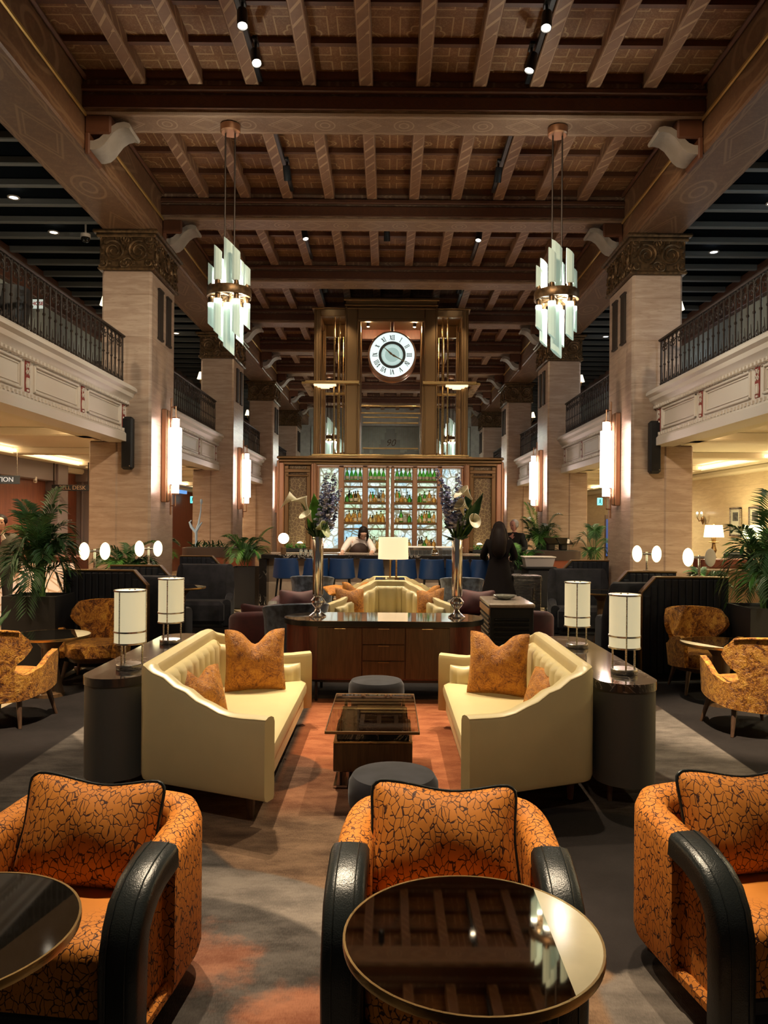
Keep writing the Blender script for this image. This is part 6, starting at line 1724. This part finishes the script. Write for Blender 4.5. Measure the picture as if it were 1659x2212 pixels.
# ------------------------------------------------------------------ people
def skin_mesh(V, E, rad, sub=2):
    me = bpy.data.meshes.new('body'); me.from_pydata([tuple(v) for v in V], E, []); o = bpy.data.objects.new('body', me); col.objects.link(o)
    m = o.modifiers.new('skin','SKIN'); m.use_smooth_shade = True
    sv = me.skin_vertices[0].data
    for i,q in enumerate(rad): sv[i].radius = (q,q) if not isinstance(q,tuple) else q; sv[i].use_root = (i == 0)
    s_ = o.modifiers.new('sub','SUBSURF'); s_.levels = sub; s_.render_levels = sub
    bpy.context.view_layer.update()
    out = bpy.data.meshes.new_from_object(o.evaluated_get(bpy.context.evaluated_depsgraph_get()))
    bpy.data.objects.remove(o); bpy.data.meshes.remove(me); return out
def head_mb(c, face, tilt=0, h=.235):
    """head with brow, nose, mouth, chin and ears; face = yaw angle, tilt forward"""
    mb = MB(); mb.M = Matrix.Translation(Vector(c)) @ Matrix.Rotation(face,4,'Z') @ Matrix.Rotation(tilt,4,'X')
    rs = []; nu = 20; nv = 16
    for i in range(nv+1):
        t = i/nv; z = lerp(-.5,.5,t)*h
        w = interp([0,.08,.25,.5,.75,.92,1],[.006,.045,.062,.075,.074,.048,.004],t); dpt = interp([0,.08,.25,.5,.75,.92,1],[.006,.055,.078,.094,.095,.062,.004],t)
        ring = []
        for k in range(nu):
            a = 2*PI*k/nu; x = w*math.sin(a); y = -dpt*math.cos(a)
            f = max(0,math.cos(a))
            y -= .022*math.exp(-((t-.38)/.06)**2)*max(0,1-abs(a if a < PI else a-2*PI)/.35)      # nose
            y -= .008*math.exp(-((t-.22)/.04)**2)*f**4                                            # lips
            y += .010*math.exp(-((t-.50)/.05)**2)*math.exp(-((abs(a if a < PI else a-2*PI)-.45)/.2)**2)  # eye sockets
            y -= .010*math.exp(-((t-.06)/.06)**2)*f**3
            ring.append((x,y,z))
        rs.append(ring)
    mb.rings(rs)
    for s in (-1,1): mb.sphere((s*.077,.012,-.005),.03,8,6,(.35,.7,1.1))
    return mb
HANDS = []
def hand_lines(V,E,Rr,wi,dirn,pn_,curl=.5,s=1.0):
    """palm and five short finger chains appended to a skin skeleton after wrist index wi"""
    d = Vector(dirn).normalized(); n = Vector(pn_); n = (n-d*n.dot(d)).normalized(); sd = d.cross(n)
    w = Vector(V[wi])
    def addv(p,r_,par): V.append(p); Rr.append(r_); E.append((par,len(V)-1)); return len(V)-1
    pm = addv(w+d*.05*s,(.030*s,.017*s),wi)
    for k,(off,L) in enumerate(((-.030,.060),(-.010,.074),(.010,.070),(.029,.056))):
        a = addv(w+d*.092*s+sd*off*s,.0095*s,pm); b = addv(w+d*(.092+L*.55)*s+sd*off*1.1*s+n*(-curl*.022)*s,.0085*s,a); addv(w+d*(.092+L*.85)*s+sd*off*1.1*s+n*(-curl*.055)*s,.007*s,b)
    a = addv(w+d*.045*s+sd*-.036*s,.011*s,pm); addv(w+d*.085*s+sd*-.052*s+n*(-curl*.02)*s,.008*s,a)
def person(label, J, rz, loc, face, tilt, clothes, hair, skin='skin', sex='m'):
    r = thing('person', label, 'person', loc, rz)
    sh, hip = J['sh'], J['hip']
    names = ['pelvis','waist','chest','neck0','neck1']
    V = [Vector(J[n]) for n in names]; Rr = [(.15,.105),(.125,.095),(.155,.105),.058,.052]; E = [(0,1),(1,2),(2,3),(3,4)]
    idx = {'pelvis':0,'chest':2}
    for s,sd in ((-1,'l'),(1,'r')):
        p = 2; 
        for q,(n,rd) in enumerate((('sho',.062),('elb',.045),('wri',.030))):
            V.append(Vector(J[n+sd])); Rr.append(rd); E.append((p,len(V)-1)); p = len(V)-1
        wv = Vector(J['wri'+sd])-Vector(J['elb'+sd]); hand_lines(V,E,Rr,p,wv,J.get('palm'+sd,(0,1,0)),.7)
        p = 0
        for n,rd in (('hip',.095),('kne',.062),('ank',.042),('toe',.032)):
            V.append(Vector(J[n+sd])); Rr.append(rd); E.append((p,len(V)-1)); p = len(V)-1
    body = skin_mesh(V,E,Rr,1)
    hb = head_mb(J['head'],face,tilt)
    bm = bmesh.new(); bm.from_mesh(body); 
    vs = [bm.verts.new(p) for p in hb.v]
    for f in hb.f:
        try: fc = bm.faces.new([vs[k] for k in f]); fc.smooth = True
        except ValueError: pass
    bmesh.ops.recalc_face_normals(bm, faces=bm.faces[:]); bm.to_mesh(body); bm.free()
    body.materials.clear(); body.materials.append(M[skin]); link('body', body, r)
    inv = Matrix.Translation(Vector(J['head'])) @ Matrix.Rotation(face,4,'Z') @ Matrix.Rotation(tilt,4,'X')
    for s in (-1,1):
        mb = MB(); mb.M = inv; mb.sphere((s*.031,-.080,.004),.010,8,6); mb.build('eye', M['hairdk'], r)
    mb = MB(); mb.M = inv; mb.rbox((0,-.0905,-.066),(.045,.006,.007),.002); mb.build('mouth', plain('lip colour', (.30,.09,.08), .5), r)
    def cloth(nm, pts, edges, radii, m_):
        me = skin_mesh([Vector(p) for p in pts], edges, radii, 2); me.materials.clear(); me.materials.append(M[m_]); link(nm, me, r)
    clothes(r, J, cloth); 
    mb = MB(); mb.M = inv; hair(mb); mb.build('hair', M[J['haircol']], r, smooth=80)
    return r
def stand(H=1.7):
    k = H/1.7
    J = {'pelvis':(0,0,.93),'waist':(0,0,1.08),'chest':(0,.0,1.26),'neck0':(0,.01,1.42),'neck1':(0,.0,1.50),'head':(0,-.02,1.595)}
    for s,sd in ((-1,'l'),(1,'r')):
        J['sho'+sd] = (s*.19,.01,1.37); J['elb'+sd] = (s*.25,.02,1.09); J['wri'+sd] = (s*.24,-.06,.85); J['hip'+sd] = (s*.09,0,.88); J['kne'+sd] = (s*.10,-.01,.49); J['ank'+sd] = (s*.10,.02,.085); J['toe'+sd] = (s*.12,-.13,.04)
    for q in list(J): J[q] = tuple(c*k for c in J[q])
    J['sh'] = J['hip'] = 0; return J
def trousers(r,J,cloth,m_):
    cloth('trousers',[J['pelvis'],J['hipl'],J['knel'],J['ankl'],J['hipr'],J['kner'],J['ankr']],[(0,1),(1,2),(2,3),(0,4),(4,5),(5,6)],[(.165,.12),.108,.078,.062,.108,.078,.062],m_)
    for sd in 'lr': 
        a,t_ = Vector(J['ank'+sd]),Vector(J['toe'+sd]); MB().sphere(a.lerp(t_,.5)-Vector((0,0,.02)),.1,12,8,(.48,1.35,.42)).build('shoe', M['black'], r)
def jacket(r,J,cloth,m_,nm='jacket',g=0):
    cloth(nm,[J['pelvis'],J['waist'],J['chest'],J['neck0'],J['shol'],J['elbl'],Vector(J['elbl']).lerp(Vector(J['wril']),.92),J['shor'],J['elbr'],Vector(J['elbr']).lerp(Vector(J['wrir']),.92)],[(0,1),(1,2),(2,3),(2,4),(4,5),(5,6),(2,7),(7,8),(8,9)],[(.18+g,.13+g),(.155+g,.12+g),(.18+g,.13+g),.072,.082,.062,.048,.082,.062,.048],m_)
# bartender bending over the counter
J = stand(1.64); J['haircol'] = 'hairdk'
J.update({'pelvis':(0,.16,.93),'waist':(0,.13,1.06),'chest':(.0,.07,1.21),'neck0':(.02,-.0,1.36),'neck1':(.04,-.05,1.41),'head':(.06,-.12,1.455)})
J.update({'shol':(-.19,.03,1.31),'elbl':(-.30,-.12,1.17),'wril':(-.36,-.38,1.115),'shor':(.19,.02,1.30),'elbr':(.26,-.12,1.13),'wrir':(.20,-.38,1.115),'palml':(0,0,1),'palmr':(0,0,1)})
for sd,s in (('l',-1),('r',1)): J['hip'+sd] = (s*.09,.16,.86); J['kne'+sd] = (s*.10,.14,.48); J['ank'+sd] = (s*.10,.17,.085); J['toe'+sd] = (s*.12,.02,.04)
def cl_bar(r,J,cloth):
    trousers(r,J,cloth,'black'); jacket(r,J,cloth,'shirt','shirt')
    cloth('waistcoat',[J['pelvis'],J['waist'],J['chest'],Vector(J['chest']).lerp(Vector(J['neck0']),.85)],[(0,1),(1,2),(2,3)],[(.205,.205),(.195,.195),(.215,.215),(.10,.10)],'vest')
def h_bar(mb):
    mb.sphere((0,.022,.03),.105,16,12,(.92,1.02,1.05)); mb.sphere((0,.10,-.03),.05,10,8,(1,1,1)); mb.tube([(.06,-.02,.06),(.085,-.05,-.04),(.08,-.06,-.14)],[.03,.03,.012],6); mb.tube([(-.06,-.02,.06),(-.085,-.05,-.02),(-.075,-.06,-.08)],[.03,.025,.01],6)
person('bartender in a dark waistcoat and pale shirt bending over the bar', J, R(8), (-.56,14.86,0), R(0), R(42), cl_bar, h_bar)
# woman from behind at the right end of the bar
J = stand(1.66); J['haircol'] = 'hairdk'; J['wrir'] = (.20,-.34,1.06); J['elbr'] = (.27,-.06,1.10); J['wril'] = (-.20,-.32,1.06); J['elbl'] = (-.27,-.06,1.10)
def cl_w(r,J,cloth):
    jacket(r,J,cloth,'dress','bodice',.01)
    MB().lathe([(.15,1.10),(.175,.98),(.20,.86),(.26,.62),(.33,.36),(.325,.355),(.25,.6),(.14,1.08)],(0,0,0),28).build('skirt', M['dress'], r)
    for sd in 'lr':
        a,t_ = Vector(J['ank'+sd]),Vector(J['toe'+sd]); MB().sphere(a.lerp(t_,.5)-Vector((0,0,.02)),.1,12,8,(.45,1.3,.42)).build('shoe', M['black'], r)
def h_w(mb):
    mb.sphere((0,.02,.025),.112,18,12,(.95,1.02,1.08)); mb.tube([(0,.06,.06),(0,.12,-.08),(0,.13,-.22),(0,.11,-.38),(.0,.10,-.50)],[.08,.115,.13,.12,.04],14,flat=1); mb.tube([(.08,.0,.02),(.11,.02,-.15),(.10,.04,-.35)],[.04,.05,.02],8); mb.tube([(-.08,.0,.02),(-.11,.02,-.15),(-.10,.04,-.35)],[.04,.05,.02],8)
person('woman with long dark hair and dark flared dress standing at the bar', J, R(172), (1.86,12.86,0), 0, R(8), cl_w, h_w)
# older man in black, white haired
J = stand(1.74); J['haircol'] = 'hairw'; J['wril'] = (-.12,-.30,1.16); J['elbl'] = (-.30,-.06,1.12); J['wrir'] = (.12,-.30,1.14); J['elbr'] = (.30,-.04,1.12)
def cl_m(r,J,cloth):
    trousers(r,J,cloth,'jacket'); jacket(r,J,cloth,'jacket'); cloth('scarf_collar',[Vector(J['neck0'])-Vector((0,0,.02)),Vector(J['neck0'])+Vector((0,0,.05))],[(0,1)],[.085,.07],'jacket')
    mb = MB(); mb.rbox((-.08,-.135,1.33),(.06,.02,.05),.005); mb.build('name_badge', M['white'], r)
def h_m(mb): mb.sphere((0,.028,.03),.100,16,12,(.92,.98,1.0)); mb.sphere((.06,.02,-.01),.045,8,6); mb.sphere((-.06,.02,-.01),.045,8,6)
person('older white haired man in a black jacket beyond the bar', J, R(-38), (2.72,16.55,0), R(-12), R(8), cl_m, h_m, 'skinl')
# attendant at the left edge
J = stand(1.72); J['haircol'] = 'hairdk'; J['wril'] = (-.15,-.2,.98); J['elbl'] = (-.29,.0,1.10)
def cl_a(r,J,cloth):
    trousers(r,J,cloth,'black'); jacket(r,J,cloth,'uniform','uniform_coat')
    mb = MB(); mb.rbox((0,-.135,1.36),(.05,.02,.16),.008); mb.rbox((0,-.135,1.43),(.07,.02,.03),.006); mb.build('tie', M['tie'], r)
    mb = MB(); mb.rbox((-.045,-.130,1.40),(.06,.015,.10),.005,Matrix.Rotation(.5,3,'Y')); mb.rbox((.045,-.130,1.40),(.06,.015,.10),.005,Matrix.Rotation(-.5,3,'Y')); mb.build('shirt_front', M['shirt'], r)
def h_a(mb): mb.sphere((0,.02,.035),.103,16,12,(.95,1.02,1.0))
r = person('attendant in a grey green uniform coat, cut by the left edge', J, R(18), (-6.02,11.9,0), 0, 0, cl_a, h_a)

# ------------------------------------------------------------------ light without a fitting of its own: the room's glow
for x in (-1.86,1.92):
    for y in (8.85,23.74,29.7): point('chandelier_bulb', (x+.115,y-.02,4.16), 38, (.95,1,.88), .03); point('chandelier_bulb', (x-.115,y+.02,4.42), 38, (.95,1,.88), .03)
for i,y in enumerate(PY[:3]):
    for s in (-1,1): pass
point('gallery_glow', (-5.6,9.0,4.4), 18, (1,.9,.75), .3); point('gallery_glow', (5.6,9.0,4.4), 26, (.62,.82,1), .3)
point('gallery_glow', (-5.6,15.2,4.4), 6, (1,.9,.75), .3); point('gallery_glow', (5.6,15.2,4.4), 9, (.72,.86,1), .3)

w = bpy.data.worlds.new('lobby ambience'); sc.world = w; w.use_nodes = True
w.node_tree.nodes['Background'].inputs[0].default_value = (1,.88,.74,1); w.node_tree.nodes['Background'].inputs[1].default_value = .045

# ------------------------------------------------------------------ camera
cam = bpy.data.cameras.new('camera'); co = bpy.data.objects.new('camera', cam); col.objects.link(co); sc.camera = co
cam.sensor_fit = 'AUTO'; cam.sensor_width = 36; cam.lens = 1655/2212*36; cam.clip_start = .05; cam.clip_end = 200
cam.shift_x = -(839-829.5)/2212; cam.shift_y = (1131-1106)/2212
co.matrix_world = Matrix.Translation((0,0,1.65)) @ Matrix.Rotation(PI/2,4,'X') @ Matrix.Rotation(R(.45),4,'Z')
sc.view_settings.view_transform = 'Standard'; sc.view_settings.look = 'None'; sc.view_settings.gamma = 1; sc.view_settings.use_curve_mapping = False
sc.view_settings.exposure = .22
cy = sc.cycles; cy.use_denoising = True; cy.max_bounces = 6; cy.diffuse_bounces = 3; cy.glossy_bounces = 3; cy.transmission_bounces = 4; cy.use_adaptive_sampling = True; cy.adaptive_threshold = .06; cy.adaptive_min_samples = 16; cy.sample_clamp_indirect = 4; cy.caustics_reflective = False; cy.caustics_refractive = False
try: cy.denoiser = 'OPENIMAGEDENOISE'
except Exception: pass

# small or weak glowing parts light little: leave them out of direct light sampling
for m_ in bpy.data.materials:
    if m_.node_tree and any(k in m_.name for k in ('lens','dial','ray lines','sign','lettering','display','shade','disc','downlight','dial','frosted','diffuser','bulb','onyx','strip','transom')):
        m_.cycles.emission_sampling = 'NONE'
